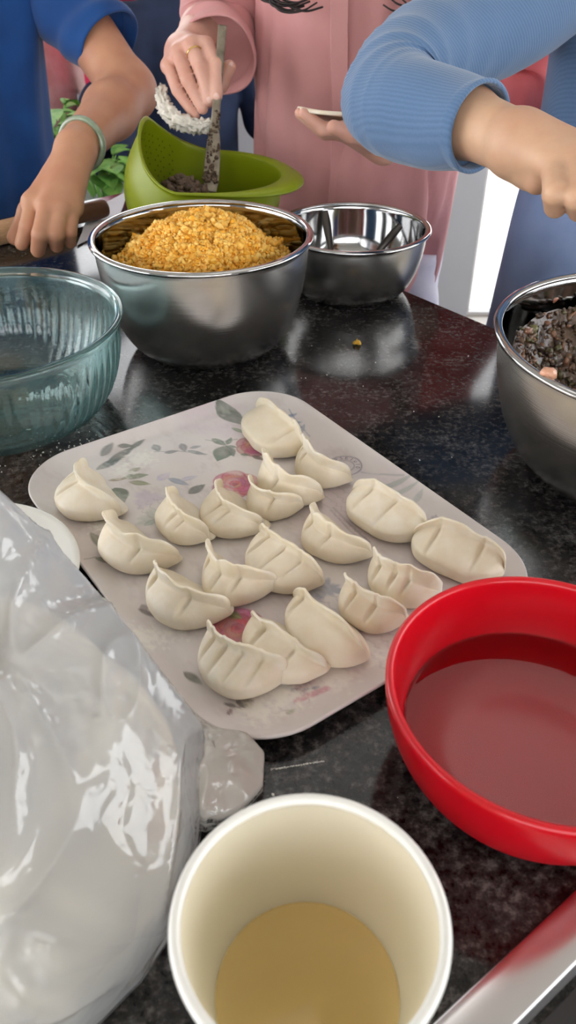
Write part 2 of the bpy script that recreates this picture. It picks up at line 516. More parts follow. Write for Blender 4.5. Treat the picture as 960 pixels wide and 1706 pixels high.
def dough_mat():
    m, nt, N, L, b = new_mat('raw_dumpling_dough')
    tc = N.new('ShaderNodeTexCoord')
    n1 = N.new('ShaderNodeTexNoise'); n1.inputs['Scale'].default_value = 70; n1.inputs['Detail'].default_value = 4
    L.new(tc.outputs['Object'], n1.inputs['Vector'])
    cr = N.new('ShaderNodeValToRGB'); e = cr.color_ramp.elements
    e[0].position = 0.3; e[0].color = srgb(228, 214, 190); e[1].position = 0.7; e[1].color = srgb(240, 232, 217)
    L.new(n1.outputs['Fac'], cr.inputs['Fac'])
    oi = N.new('ShaderNodeObjectInfo')
    mx = N.new('ShaderNodeMix'); mx.data_type = 'RGBA'; mx.inputs['B'].default_value = srgb(232, 216, 186)
    ma = N.new('ShaderNodeMath'); ma.operation = 'MULTIPLY'; ma.inputs[1].default_value = 0.45
    L.new(oi.outputs['Random'], ma.inputs[0]); L.new(ma.outputs[0], mx.inputs['Factor'])
    L.new(cr.outputs['Color'], mx.inputs['A']); L.new(mx.outputs['Result'], b.inputs['Base Color'])
    b.inputs['Roughness'].default_value = 0.55
    b.inputs['Subsurface Weight'].default_value = 0.25
    b.inputs['Subsurface Radius'].default_value = (0.006, 0.005, 0.003)
    b.inputs['Subsurface Scale'].default_value = 1.0
    n2 = N.new('ShaderNodeTexNoise'); n2.inputs['Scale'].default_value = 160; n2.inputs['Detail'].default_value = 4
    L.new(tc.outputs['Object'], n2.inputs['Vector'])
    bp = N.new('ShaderNodeBump'); bp.inputs['Strength'].default_value = 0.16; bp.inputs['Distance'].default_value = 0.002
    L.new(n2.outputs['Fac'], bp.inputs['Height']); L.new(bp.outputs['Normal'], b.inputs['Normal'])
    return m
MT['dough'] = dough_mat()

def paper_mat():
    m, nt, N, L, b = new_mat('waxed_white_paper')
    b.inputs['Base Color'].default_value = srgb(236, 231, 214); b.inputs['Roughness'].default_value = 0.5
    tc = N.new('ShaderNodeTexCoord'); n1 = N.new('ShaderNodeTexNoise'); n1.inputs['Scale'].default_value = 16
    L.new(tc.outputs['Object'], n1.inputs['Vector'])
    cr = N.new('ShaderNodeValToRGB'); cr.color_ramp.elements[0].color = srgb(234, 229, 212); cr.color_ramp.elements[1].color = srgb(240, 236, 222)
    L.new(n1.outputs['Fac'], cr.inputs['Fac']); L.new(cr.outputs['Color'], b.inputs['Base Color'])
    tl = N.new('ShaderNodeBsdfTranslucent'); tl.inputs['Color'].default_value = srgb(244, 237, 216)
    mx = N.new('ShaderNodeMixShader'); mx.inputs[0].default_value = 0.48
    L.new(b.outputs[0], mx.inputs[1]); L.new(tl.outputs[0], mx.inputs[2]); L.new(mx.outputs[0], N['Material Output'].inputs['Surface'])
    return m
MT['cup'] = paper_mat()

def glass_mat():
    m, nt, N, L, b = new_mat('teal_tinted_glass')
    b.inputs['Base Color'].default_value = (0.88, 0.975, 0.965, 1)
    b.inputs['Roughness'].default_value = 0.02
    b.inputs['IOR'].default_value = 1.48
    b.inputs['Transmission Weight'].default_value = 1.0
    df = N.new('ShaderNodeBsdfDiffuse'); df.inputs['Color'].default_value = srgb(150, 205, 205)
    mx = N.new('ShaderNodeMixShader')
    tc = N.new('ShaderNodeTexCoord'); n1 = N.new('ShaderNodeTexNoise'); n1.inputs['Scale'].default_value = 14; n1.inputs['Detail'].default_value = 5
    L.new(tc.outputs['Object'], n1.inputs['Vector'])
    mr = N.new('ShaderNodeMapRange'); mr.inputs['From Min'].default_value = .3; mr.inputs['From Max'].default_value = .75; mr.inputs['To Min'].default_value = .02; mr.inputs['To Max'].default_value = .11
    L.new(n1.outputs['Fac'], mr.inputs['Value']); L.new(mr.outputs['Result'], mx.inputs[0])
    L.new(b.outputs[0], mx.inputs[1]); L.new(df.outputs[0], mx.inputs[2]); L.new(mx.outputs[0], N['Material Output'].inputs['Surface'])
    va = N.new('ShaderNodeVolumeAbsorption')
    va.inputs['Color'].default_value = (0.40, 0.82, 0.82, 1); va.inputs['Density'].default_value = 16
    L.new(va.outputs[0], N['Material Output'].inputs['Volume'])
    return m
MT['glass'] = glass_mat()

def liquid_mat(name, tint, cloud=0.0, ccol=(1, 1, 1, 1)):
    """liquid surface: tinted see-through body, slightly cloudy, with Fresnel reflection"""
    m, nt, N, L, b = new_mat(name)
    out = N['Material Output']; N.remove(b)
    tr = N.new('ShaderNodeBsdfTransparent'); tr.inputs['Color'].default_value = tint
    gl = N.new('ShaderNodeBsdfGlossy'); gl.inputs['Roughness'].default_value = 0.0
    fr = N.new('ShaderNodeFresnel'); fr.inputs['IOR'].default_value = 1.34
    body = tr.outputs[0]
    if cloud:
        df = N.new('ShaderNodeBsdfDiffuse'); df.inputs['Color'].default_value = ccol
        mc = N.new('ShaderNodeMixShader'); mc.inputs[0].default_value = cloud
        L.new(tr.outputs[0], mc.inputs[1]); L.new(df.outputs[0], mc.inputs[2]); body = mc.outputs[0]
    mx = N.new('ShaderNodeMixShader')
    L.new(fr.outputs[0], mx.inputs[0]); L.new(body, mx.inputs[1]); L.new(gl.outputs[0], mx.inputs[2])
    L.new(mx.outputs[0], out.inputs['Surface'])
    return m
MT['tea'] = liquid_mat('pale_amber_drink', (0.985, 0.88, 0.58, 1), 0.45, srgb(250, 214, 140))
MT['water'] = liquid_mat('clear_water', (0.98, 0.97, 0.97, 1))

# ------------------------------------------------------------------ the room
FZ, CZ = -0.90, 1.62
X0, X1, Y0, Y1 = -2.6, 2.7, -2.2, 3.06

def struct(name, V, F, mat, parent=None, smooth=False):
    o = mk(name, V, F, mat, parent, smooth=smooth)
    if parent is None:
        o['kind'] = 'structure'
    return o

struct('floor', *box(X0 - .1, X1 + .1, Y0 - .1, Y1 + .1, FZ - 0.1, FZ), MT['floor'])
struct('ceiling', *box(X0 - .1, X1 + .1, Y0 - .1, Y1 + .1, CZ, CZ + 0.1), MT['ceil'])
struct('ground', *join([box(-12, X0 - .1, -12, 14, FZ - .2, FZ - .02), box(X1 + .1, 14, -12, 14, FZ - .2, FZ - .02),
                        box(X0 - .1, X1 + .1, Y1 + .1, 14, FZ - .2, FZ - .02), box(X0 - .1, X1 + .1, -12, Y0 - .1, FZ - .2, FZ - .02)]), MT['patio'])

def wall_with_openings(name, axis, c, t, lo, hi, openings, mat):
    """a wall of constant x ('x') or y ('y') with rectangular openings (a0, a1, z0, z1)"""
    cuts = sorted(set([lo, hi] + [o[0] for o in openings] + [o[1] for o in openings]))
    parts = []
    for a, b in zip(cuts[:-1], cuts[1:]):
        m = (a + b) / 2
        op = [o for o in openings if o[0] < m < o[1]]
        spans = [(FZ, CZ)] if not op else [(FZ, op[0][2]), (op[0][3], CZ)]
        for z0, z1 in spans:
            if z1 - z0 < 1e-4: continue
            parts.append(box(c, c + t, a, b, z0, z1) if axis == 'x' else box(a, b, c, c + t, z0, z1))
    return struct(name, *join(parts), mat)

def window(name, axis, c, a0, a1, z0, z1, n, fw=0.045):
    def bx(p0, p1, q0, q1, d):
        return box(c - d, c + d, p0, p1, q0, q1) if axis == 'x' else box(p0, p1, c - d, c + d, q0, q1)
    root = struct(name, *join([bx(a0, a1, z0, z0 + fw, .03), bx(a0, a1, z1 - fw, z1, .03),
                               bx(a0, a0 + fw, z0 + fw, z1 - fw, .03), bx(a1 - fw, a1, z0 + fw, z1 - fw, .03)]), MT['white_frame'])
    for i in range(n):
        p0 = a0 + (a1 - a0) * i / n; p1 = a0 + (a1 - a0) * (i + 1) / n
        if i:
            mk('mullion', *bx(p0 - .02, p0 + .02, z0 + fw, z1 - fw, .02), MT['white_frame'], root, smooth=False)
        mk('pane', *bx(p0 + (.020 if i else fw), p1 - (.020 if i < n - 1 else fw), z0 + fw, z1 - fw, .003), MT['pane'], root, smooth=False)

# back wall: grey pier beside a full height glass door, high windows further left
OP_B = [(-2.3, -0.35, 0.25, 1.35), (0.715, 2.55, FZ, 1.35)]
wall_with_openings('wall_back', 'y', Y1, 0.1, X0, X1, OP_B, MT['pier'])
window('window_1', 'y', Y1 + .05, -2.3, -0.35, 0.25, 1.35, 3)
window('window_2', 'y', Y1 + .05, 0.715, 2.55, FZ, 1.35, 2, 0.012)
OP_R = [(-1.6, 2.7, -0.25, 1.40)]
wall_with_openings('wall_right', 'x', X1, 0.1, Y0, Y1, OP_R, MT['wall'])
window('window_3', 'x', X1 + .05, -1.6, 2.7, -0.25, 1.40, 4)
OP_L = [(-1.4, 2.8, -0.55, 1.40)]  # unseen left window, enlarged to brighten the people further back
wall_with_openings('wall_left', 'x', X0 - .1, 0.1, Y0, Y1, OP_L, MT['wall'])
window('window_4', 'x', X0 - .05, -1.4, 2.8, -0.55, 1.40, 4)
OP_F = [(-1.9, 1.9, 0.0, 1.35)]
wall_with_openings('wall_front', 'y', Y0 - .1, 0.1, X0, X1, OP_F, MT['wall'])
window('window_5', 'y', Y0 - .05, -1.9, 1.9, 0.0, 1.35, 3)

# ceiling lamp panel
lampc = np.array((0.536, 1.443, CZ))
lt = empty('ceiling_light', tuple(lampc))
tag(lt, 'rectangular white ceiling light panel above the counter', 'ceiling light')
def rotbox(cx, cy, hx, hy, z0, z1, ang):
    V, F = box(-hx, hx, -hy, hy, z0, z1)
    c, s = math.cos(ang), math.sin(ang)
    V = np.c_[V[:, 0] * c - V[:, 1] * s + cx, V[:, 0] * s + V[:, 1] * c + cy, V[:, 2]]
    return V, F
LA = math.radians(28)
mk('lamp_frame', *rotbox(lampc[0], lampc[1], .75, .30, CZ - .03, CZ - .001, LA), MT['white_frame'], lt, smooth=False)
mk('diffuser', *rotbox(lampc[0], lampc[1], .72, .27, CZ - .038, CZ - .030, LA), MT['panel'], lt, smooth=False)

# ------------------------------------------------------------------ granite worktop on its cabinet
P0 = np.array((-0.262, 1.655)); ED = np.array((0.633, -0.774)); EN = np.array((-0.774, -0.633))
P1 = P0 + 2.25 * ED; P3 = P0 + 1.05 * EN; P2 = P1 + 1.05 * EN
def slab(pts, z0, z1, bev=0.0):
    c = np.mean(pts, axis=0)
    rings = []
    prof = [(0, z0), (0, z1)] if not bev else [(bev, z0), (0, z0 + bev), (0, z1 - bev), (bev * .3, z1 - bev * .3), (bev, z1)]
    for d, z in prof:
        rings.append(np.array([np.r_[p + (c - p) / np.linalg.norm(c - p) * d * 1.4, z] for p in pts]))
    V, F = rings_mesh(rings)
    n = len(pts); m = len(rings)
    F = F + [tuple(reversed(range(n))), tuple(range((m - 1) * n, m * n))]
    return V, F
o = mk('granite_worktop', *slab([P0, P3, P2, P1], -0.04, 0.0, 0.004), MT['granite'], smooth=False)
tag(o, 'polished black speckled granite worktop carrying all the bowls', 'worktop')
q = 0.06
C0 = P0 - ED * -q + EN * q; C1 = P1 - ED * q + EN * q; C2 = P2 - ED * q - EN * q; C3 = P3 + ED * q - EN * q
cab = mk('island_cabinet', *slab([C0, C3, C2, C1], FZ, -0.04), MT['cabinet'], smooth=False)
tag(cab, 'dark wooden island cabinet under the granite worktop', 'cabinet')

# ------------------------------------------------------------------ steel bowls
def steel_bowl(name, label, c, R, h, rb, wall_pow=2.6, group='brushed steel mixing bowls'):
    root = empty(name, (c[0], c[1], 0.0))
    tag(root, label, 'bowl', group)
    def prof(off, zoff=0.0):
        pts = []
        for t in np.linspace(0, 1, 26):
            a = t * math.pi / 2
            # quarter super-ellipse from the base edge up to the wall top
            r = rb + (R - 0.006 - rb) * math.sin(a) ** 0.85
            z = (h - 0.004) * (1 - math.cos(a) ** 1.15)
            pts.append((r - off, z + off * (1 - t) + zoff))
        return pts
    out = prof(0.0)
    body = [(0.0, 0.0), (rb * .6, 0.0), (rb * .92, 0.0)] + out + [(R - 0.005, h - 0.002)]
    mk('outer_shell', *lathe(body, 128, (c[0], c[1], 0.0)), MT['steel'], root)
    inn = prof(0.0012)
    inner = [(R - 0.0055, h - 0.0015)] + inn[::-1] + [(rb * .9, 0.0015), (0.0, 0.0015)]
    mk('inner_shell', *lathe(inner, 128, (c[0], c[1], 0.0)), MT['steel_in'], root)
    # rolled rim
    rr = []
    for k in range(11):
        a = math.pi * (-0.35 + 1.7 * k / 10)
        rr.append((R - 0.0045 + 0.0045 * math.cos(a - math.pi / 6), h - 0.0005 + 0.0030 * math.sin(a - math.pi / 6)))
    mk('rolled_rim', *lathe(rr, 128, (c[0], c[1], 0.0)), MT['steel_in'], root)
    return root

BIG = (-0.102, 0.958); BIG_R, BIG_H = 0.1325, 0.138
SM = (0.0895, 1.132); SM_R, SM_H = 0.1088, 0.090
RT = (0.350, 0.674); RT_R, RT_H = 0.162, 0.140
steel_bowl('mixing_bowl', 'large steel mixing bowl heaped with yellow scrambled egg', BIG, BIG_R, BIG_H, 0.066)
steel_bowl('mixing_bowl', 'smaller empty steel mixing bowl with two utensils inside', SM, SM_R, SM_H, 0.058)
steel_bowl('mixing_bowl', 'steel mixing bowl of brown meat filling at right edge', RT, RT_R, RT_H, 0.080)

def set_cols(o, cols):
    at = o.data.color_attributes.new('col', 'FLOAT_COLOR', 'POINT')
    a = np.ones((len(o.data.vertices), 4), np.float32)
    a[:, :3] = cols
    at.data.foreach_set('color', a.ravel())

def ico():
    t = (1 + 5 ** .5) / 2
    V = np.array([(-1, t, 0), (1, t, 0), (-1, -t, 0), (1, -t, 0), (0, -1, t), (0, 1, t), (0, -1, -t), (0, 1, -t), (t, 0, -1), (t, 0, 1), (-t, 0, -1), (-t, 0, 1)], float)
    V /= np.linalg.norm(V[0])
    F = [(0, 11, 5), (0, 5, 1), (0, 1, 7), (0, 7, 10), (0, 10, 11), (1, 5, 9), (5, 11, 4), (11, 10, 2), (10, 7, 6), (7, 1, 8),
         (3, 9, 4), (3, 4, 2), (3, 2, 6), (3, 6, 8), (3, 8, 9), (4, 9, 5), (2, 4, 11), (6, 2, 10), (8, 6, 7), (9, 8, 1)]
    return V, F
ICO_V, ICO_F = ico()
CUBE_V, CUBE_F = box(-1, 1, -1, 1, -1, 1)
def crumbs(points, sizes, cols, chunk=0.3):
    V, F, C = [], [], []
    n = 0
    for p, s, c in zip(points, sizes, cols):
        R = np.linalg.qr(RNG.normal(size=(3, 3)))[0]
        if RNG.random() < chunk:
            v, f = CUBE_V * (0.55, 0.7, 0.6), CUBE_F
        else:
            v, f = ICO_V, ICO_F
        v = v * (1 + 0.28 * RNG.normal(size=(len(v), 1))) * RNG.uniform(.7, 1.25, 3)
        V.append(v @ R.T * s + p)
        F += [tuple(i + n for i in q) for q in f]
        C.append(np.tile(c, (len(v), 1)))
        n += len(v)
    return np.vstack(V), F, np.vstack(C)

# scrambled egg heap
def egg_h(x, y):
    r = math.hypot(x, y) / 0.122
    return 0.088 + 0.069 * max(0, 1 - r ** 1.8) + 0.012 * nz((x, y, 0), 34, 2) + 0.009 * nz((x, y, 0), 85, 5)
rings = []
th = np.linspace(0, 2 * np.pi, 96, endpoint=False)
for rho in np.linspace(0.001, 0.1165, 46):
    rings.append(np.array([(BIG[0] + rho * math.cos(a), BIG[1] + rho * math.sin(a), min(egg_h(rho * math.cos(a), rho * math.sin(a)), 0.20)) for a in th]))
rings.append((rings[-1] - (*BIG, 0)) * (.96, .96, 0) + (*BIG, 0.084))
rings = [r for r in rings]
Ve, Fe = rings_mesh(rings)
Ce = np.tile(np.array(srgb(236, 176, 66)[:3]), (len(Ve), 1))
pts, szs, cols = [], [], []
pal = [srgb(236, 184, 82), srgb(234, 178, 72), srgb(240, 194, 96), srgb(232, 172, 62), srgb(242, 200, 108), srgb(236, 168, 40)]
for i in range(9000):
    rho = 0.1135 * math.sqrt(RNG.random()); a = RNG.random() * 2 * math.pi
    x, y = rho * math.cos(a), rho * math.sin(a)
    s = 0.0015 + 0.0032 * RNG.random() ** 5
    pts.append((BIG[0] + x, BIG[1] + y, egg_h(x, y) + RNG.uniform(-.001, .003))); szs.append(s)
    cols.append(np.array(pal[int(RNG.integers(len(pal)))][:3]) * RNG.uniform(.98, 1.14))
Vc, Fc, Cc = crumbs(pts, szs, cols, 0.12)
Vj, Fj = join([(Ve, Fe), (Vc, Fc)])
o = mk('scrambled_egg', Vj, Fj, MT['egg'], smooth=True)
set_cols(o, np.vstack([Ce, Cc]))
tag(o, 'heap of crumbled yellow scrambled egg in the large steel bowl', 'egg filling', kind='stuff')

# loose crumb on the worktop
v, f, c = crumbs([(0.0879, 0.9509, 0.0040), (0.0909, 0.9495, 0.0030), (0.0856, 0.9495, 0.0030)], [0.0045, 0.0035, 0.003], [np.array(srgb(228, 178, 60)[:3])] * 3, 0.0)
o = mk('egg_crumb', v, f, MT['egg']); set_cols(o, c)
tag(o, 'tiny yellow egg crumb dropped on bare granite', 'food crumb')

# brown meat filling, smeared up the wall of the right-hand bowl
def meat_pt(rho, a):
    # hollow in the middle, pushed up the walls
    r = rho * 0.140
    z = 0.052 + 0.064 * rho ** 2.4
    p = np.array((RT[0] + r * math.cos(a), RT[1] + r * math.sin(a), z))
    p[2] += 0.010 * nz(p, 26, 1) + 0.007 * nz(p, 70, 3)
    return p
th = np.linspace(0, 2 * np.pi, 120, endpoint=False)
rings = [np.array([meat_pt(rho, a) for a in th]) for rho in np.linspace(0.002, 1.0, 60)]
Vm, Fm = rings_mesh(rings)
cn = nzv(Vm, 34, 9)
Cm = np.array(srgb(74, 54, 40)[:3]) + np.outer(np.clip(cn, -0.6, 0.9), np.array((.07, .045, .03)))
Cm = np.clip(Cm, 0.01, 1)
pts, szs, cols = [], [], []
pal = [srgb(92, 68, 50), srgb(112, 84, 62), srgb(76, 56, 42), srgb(140, 98, 74), srgb(92, 84, 48), srgb(66, 48, 36)]
for i in range(2600):
    rho = math.sqrt(RNG.uniform(0.02, 1)); a = RNG.random() * 2 * math.pi
    p = meat_pt(rho, a)
    pts.append(p + (0, 0, .0006)); szs.append(0.0018 + 0.0034 * RNG.random() ** 3)
    cols.append(np.array(pal[int(RNG.integers(len(pal)))][:3]) * RNG.uniform(.8, 1.1))
Vc, Fc, Cc = crumbs(pts, szs, cols, 0.1)
Vj, Fj = join([(Vm, Fm), (Vc, Fc)])
o = mk('meat_filling', Vj, Fj, MT['meat']); set_cols(o, np.vstack([Cm, Cc]))
tag(o, 'brown seasoned meat filling smeared inside the right steel bowl', 'meat filling', kind='stuff')

def lump(name, c, s, col, label, cat, parent=None):
    v = ICO_V.copy()
    # one subdivision for a softer lump
    V, F = [tuple(x) for x in v], []
    cache = {}
    def mid(a, b):
        k = (min(a, b), max(a, b))
        if k not in cache:
            m = unit((np.array(V[a]) + np.array(V[b])) / 2); V.append(tuple(m)); cache[k] = len(V) - 1
        return cache[k]
    for a, b, c3 in ICO_F:
        ab, bc, ca = mid(a, b), mid(b, c3), mid(c3, a)
        F += [(a, ab, ca), (b, bc, ab), (c3, ca, bc), (ab, bc, ca)]
    V = np.array(V); V = V * (1 + .35 * nzv(V, 1.6, c[0] * 90))[:, None] * np.array(s) + np.array(c)
    o = mk(name, V, F, MT['meat'], parent); set_cols(o, np.tile(np.array(srgb(*col)[:3]), (len(V), 1)))
    if label: tag(o, label, cat)
    return o
lump('meat_morsel', (0.2159, 0.6023, 0.1420), (.0075, .006, .006), (206, 150, 120), 'pink meat morsel stuck on the right bowl rim', 'meat morsel')
lump('meat_morsel', (0.2764, 0.8165, 0.1180), (.010, .007, .005), (150, 92, 66), 'reddish meat morsel high on the right bowl wall', 'meat morsel')
lump('onion_morsel', (0.2466, 0.7599, 0.1100), (.006, .005, .004), (112, 108, 66), 'green onion morsel low in the right steel bowl', 'onion morsel')

# two utensils leaning in the small bowl
def utensil(p0, p1, w0, w1, label):
    p0, p1 = np.array(p0), np.array(p1)
    d = unit(p1 - p0)
    root = empty('spoon', tuple(p0)); tag(root, label, 'spoon', 'utensils in the small bowl')
    h = tube([(*p0 + d * .012, w0, .0022), (*(p0 * .6 + p1 * .4), w0 * .8, .0020), (*(p0 * .2 + p1 * .8), w1, .0022), (*p1, w1 * .8, .0018)], 24, 12, ref=np.cross(d, (0, 1, 0)))
    mk('handle', *h, MT['dark_steel'], root)
    b = tube([(*p0 - d * .020, .003, .002), (*p0 - d * .012, .010, .0035), (*p0, .012, .004), (*p0 + d * .010, .008, .003), (*p0 + d * .018, .004, .0022)], 20, 16, ref=np.cross(d, (0, 1, 0)))
    mk('spoon_head', *b, MT['dark_steel'], root)
utensil((0.070, 1.110, 0.010), (0.0530, 1.1950, 0.0915), .0045, .006, 'dark spoon standing on the left in the small bowl')
utensil((0.085, 1.115, 0.010), (0.1608, 1.1650, 0.0814), .0045, .006, 'dark spoon slanting to the right in the small bowl')

# ------------------------------------------------------------------ glass bowl
GL = (-0.3165, 0.7865); GL_R, GL_H = 0.143, 0.110
rb = 0.088
outp, innp = [], []
for t in np.linspace(0, 1, 22):
    a = t * math.pi / 2
    r = rb + (GL_R - 0.004 - rb) * math.sin(a) ** 0.9
    z = (GL_H - 0.006) * (1 - math.cos(a) ** 1.05)
    outp.append((r, z)); innp.append((r - 0.0045, z + 0.005 * (1 - t)))
prof = [(0.0, 0.0), (rb * .9, 0.0)] + outp + [(GL_R, GL_H - 0.004), (GL_R + .0012, GL_H - .002), (GL_R, GL_H), (GL_R - .004, GL_H), (GL_R - .0075, GL_H - .003)] + innp[::-1] + [(rb * .85, 0.006), (0.0, 0.006)]
NIN = 2 + len(outp) + 5
def flute(rr, th, z):
    k = np.clip((GL_H - .018 - z) / .02, 0, 1) * np.clip((z - .008) / .02, 0, 1)
    return rr + 0.0011 * k * np.abs(np.sin(th * 30)) * (1 if rr[0] > 0.05 else 0)
o = mk('glass_bowl', *lathe(prof, 360, (GL[0], GL[1], 0.0), flute), MT['glass'])
tag(o, 'clear teal-tinted fluted glass bowl at the left edge', 'bowl')

# ------------------------------------------------------------------ red bowl of water
RB = (0.158, 0.325); RB_R, RB_H = 0.0985, 0.079
root = empty('red_bowl', (RB[0], RB[1], 0)); tag(root, 'glossy red round bowl half full of water', 'bowl')
outp, innp = [], []
rb = 0.050
for t in np.linspace(0, 1, 24):
    a = t * math.pi / 2
    r = rb + (RB_R - rb) * math.sin(a) ** 0.8
    z = 0.004 + (RB_H - 0.006) * (1 - math.cos(a) ** 1.2)
    outp.append((r, z)); innp.append((max(r - 0.0055, 0), z + 0.0045 * (1 - t)))
rim = [(RB_R - .0004, RB_H - .001), (RB_R - .0018, RB_H + .0008), (RB_R - .0034, RB_H + .0008), (RB_R - .0048, RB_H - .0006)]
prof = [(0, 0.003), (0.036, 0.003), (0.038, 0.0), (0.045, 0.0), (0.048, 0.003)] + outp + rim + innp[::-1] + [(0.02, 0.0086), (0, 0.0085)]
mk('bowl_body', *lathe(prof, 160, (RB[0], RB[1], 0)), MT['red'], root)
WZ = 0.037
wr = np.interp(WZ, [p[1] for p in innp], [p[0] for p in innp]) - 0.0004
wp = [(wr, WZ + .0006), (wr - .0006, WZ + .0001), (wr * .97, WZ), (0, WZ)]
wi = [(p[0] - .0006, p[1] + .0006) for p in innp if p[1] < WZ - .001][::-1]
o = mk('water', *lathe(wp, 128, (RB[0], RB[1], 0)), MT['water'], recalc=False)
tag(o, 'still clear water inside the red bowl', 'water')

# ------------------------------------------------------------------ paper cup with pale amber drink
CP = (0.009, 0.163); CP_R, CP_H = 0.0582, 0.126
root = empty('paper_cup', (CP[0], CP[1], 0)); tag(root, 'large white paper cup holding a pale amber drink', 'cup')
def cup_r(z): return 0.0365 + (CP_R - 0.0025 - 0.0365) * z / CP_H
prof = [(0, 0.020), (0.036, 0.020), (0.0355, 0.0), (0.0368, 0.0)] + [(cup_r(z), z) for z in np.linspace(0.004, CP_H - .004, 14)]
prof += [(cup_r(CP_H - .004) - .0009, CP_H - .004)] + [(cup_r(z) - .0009, z) for z in np.linspace(CP_H - .006, 0.0225, 14)] + [(0.0, 0.0225)]
mk('cup_wall', *lathe(prof, 128, (CP[0], CP[1], 0)), MT['cup'], root)
rr = [(CP_R - .0026 + .0026 * math.cos(a), CP_H - .0028 + .0028 * math.sin(a)) for a in np.linspace(-math.pi, math.pi, 15)]
mk('rolled_rim', *lathe(rr, 128, (CP[0], CP[1], 0)), MT['white_glaze'], root)
LZ = 0.052
lr = cup_r(LZ) - .0012
o = mk('amber_drink', *lathe([(lr - .0003, LZ + .0006), (lr - .0012, LZ), (0, LZ)], 96, (CP[0], CP[1], 0)), MT['tea'], recalc=False)
tag(o, 'pale amber drink at the bottom of the paper cup', 'drink')

# ------------------------------------------------------------------ floral tray
TC = np.array((-0.0244, 0.5679)); TA = math.radians(35)
E1 = np.array((math.cos(TA), math.sin(TA))); E2 = np.array((-math.sin(TA), math.cos(TA)))
HW, HL, CR = 0.155, 0.205, 0.062
def rr_boundary(n):
    segs = []
    for (cx, cy, a0) in ((HW - CR, HL - CR, 0), (-(HW - CR), HL - CR, 90), (-(HW - CR), -(HL - CR), 180), (HW - CR, -(HL - CR), 270)):
        for a in np.radians(np.linspace(a0, a0 + 90, 30)):
            segs.append((cx + CR * math.cos(a), cy + CR * math.sin(a)))
    S = np.array(segs + [segs[0]])
    d = np.r_[0, np.cumsum(np.linalg.norm(np.diff(S, axis=0), axis=1))]
    t = np.linspace(0, d[-1], n, endpoint=False)
    return np.c_[np.interp(t, d, S[:, 0]), np.interp(t, d, S[:, 1])]
B = rr_boundary(900)
def tray_z(dist):   # dist inside the edge
    x = np.clip(1 - dist / 0.022, 0, 1)
    return 0.0075 + 0.0085 * x ** 1.8
TRAY_Z = 0.0075
rings = []
for rho in np.linspace(0.003, 1.0, 170):
    P = B * rho
    # distance to edge measured along the ray, scaled
    dd = np.linalg.norm(B - P, axis=1) * np.abs((B / np.linalg.norm(B, axis=1)[:, None] * np.c_[np.clip(B[:, 0] / HW, -1, 1) ** 9, np.clip(B[:, 1] / HL, -1, 1) ** 9]).sum(1)).clip(.6, 1)
    rings.append(np.c_[P, tray_z(dd)])
top_n = len(rings)
ztop = tray_z(0.0)
nB = B / np.linalg.norm(B, axis=1)[:, None]
rings.append(np.c_[B + nB * .0012, np.full(900, ztop - .0012)])
rings.append(np.c_[B + nB * .0006, np.full(900, ztop - .0034)])
rings.append(np.c_[B - nB * .008, np.full(900, ztop - .0075)])
rings.append(np.c_[B - nB * .024, np.full(900, .0012)])
rings.append(np.c_[B - nB * .030, np.full(900, 0.0)])
rings.append(np.c_[B * .4, np.full(900, 0.0)])
Vt, Ft = rings_mesh(rings, cap0=True, cap1=True)
loc = Vt[:, :2].copy()
tcol = np.tile(np.array(srgb(226, 218, 216)[:3]), (len(Vt), 1))
def to_local(p):
    d = np.array(p[:2]) - TC
    return np.array((d @ E1, d @ E2))
def lay(mask, col, a=1.0):
    m = (np.clip(mask, 0, 1) * a)[:, None]
    tcol[:] = tcol * (1 - m) + np.array(srgb(*col)[:3]) * m
def soft(d, w=0.0012): return np.clip(0.5 - d / w, 0, 1)
def leafp(p0, p1, wf, col, a=0.85, vein=True):
    a0, a1 = to_local(p0), to_local(p1)
    d = a1 - a0; Ln = np.linalg.norm(d); d = d / Ln; n = np.array((-d[1], d[0]))
    q = loc - a0; s = q @ d / Ln; t = q @ n
    w = wf * Ln * np.sin(np.pi * np.clip(s, 0, 1) ** 0.8)
    m = soft(np.abs(t) - w) * (s > 0) * (s < 1)
    lay(m, col, a)
    if vein:
        lay(soft(np.abs(t) - .0006) * (s > .08) * (s < .92), tuple(min(255, c + 45) for c in col), a * .7)
def stroke(pl, w, col, a=0.7):
    L_ = [to_local(p) for p in pl]
    m = np.zeros(len(loc))
    for a0, a1 in zip(L_[:-1], L_[1:]):
        d = a1 - a0; t = np.clip(((loc - a0) @ d) / (d @ d), 0, 1)
        m = np.maximum(m, soft(np.linalg.norm(loc - a0 - t[:, None] * d, axis=1) - w))
    lay(m, col, a)
def blob(p, r, col, a=0.6, rough=.35, seed=0):
    c = to_local(p); q = loc - c
    dist = np.linalg.norm(q, axis=1); th = np.arctan2(q[:, 1], q[:, 0])
    rr = r * (1 + rough * (np.sin(3 * th + seed) * .5 + np.sin(7 * th + 2 * seed) * .3 + np.sin(13 * th + seed) * .2))
    lay(soft(dist - rr, r * .45), col, a)
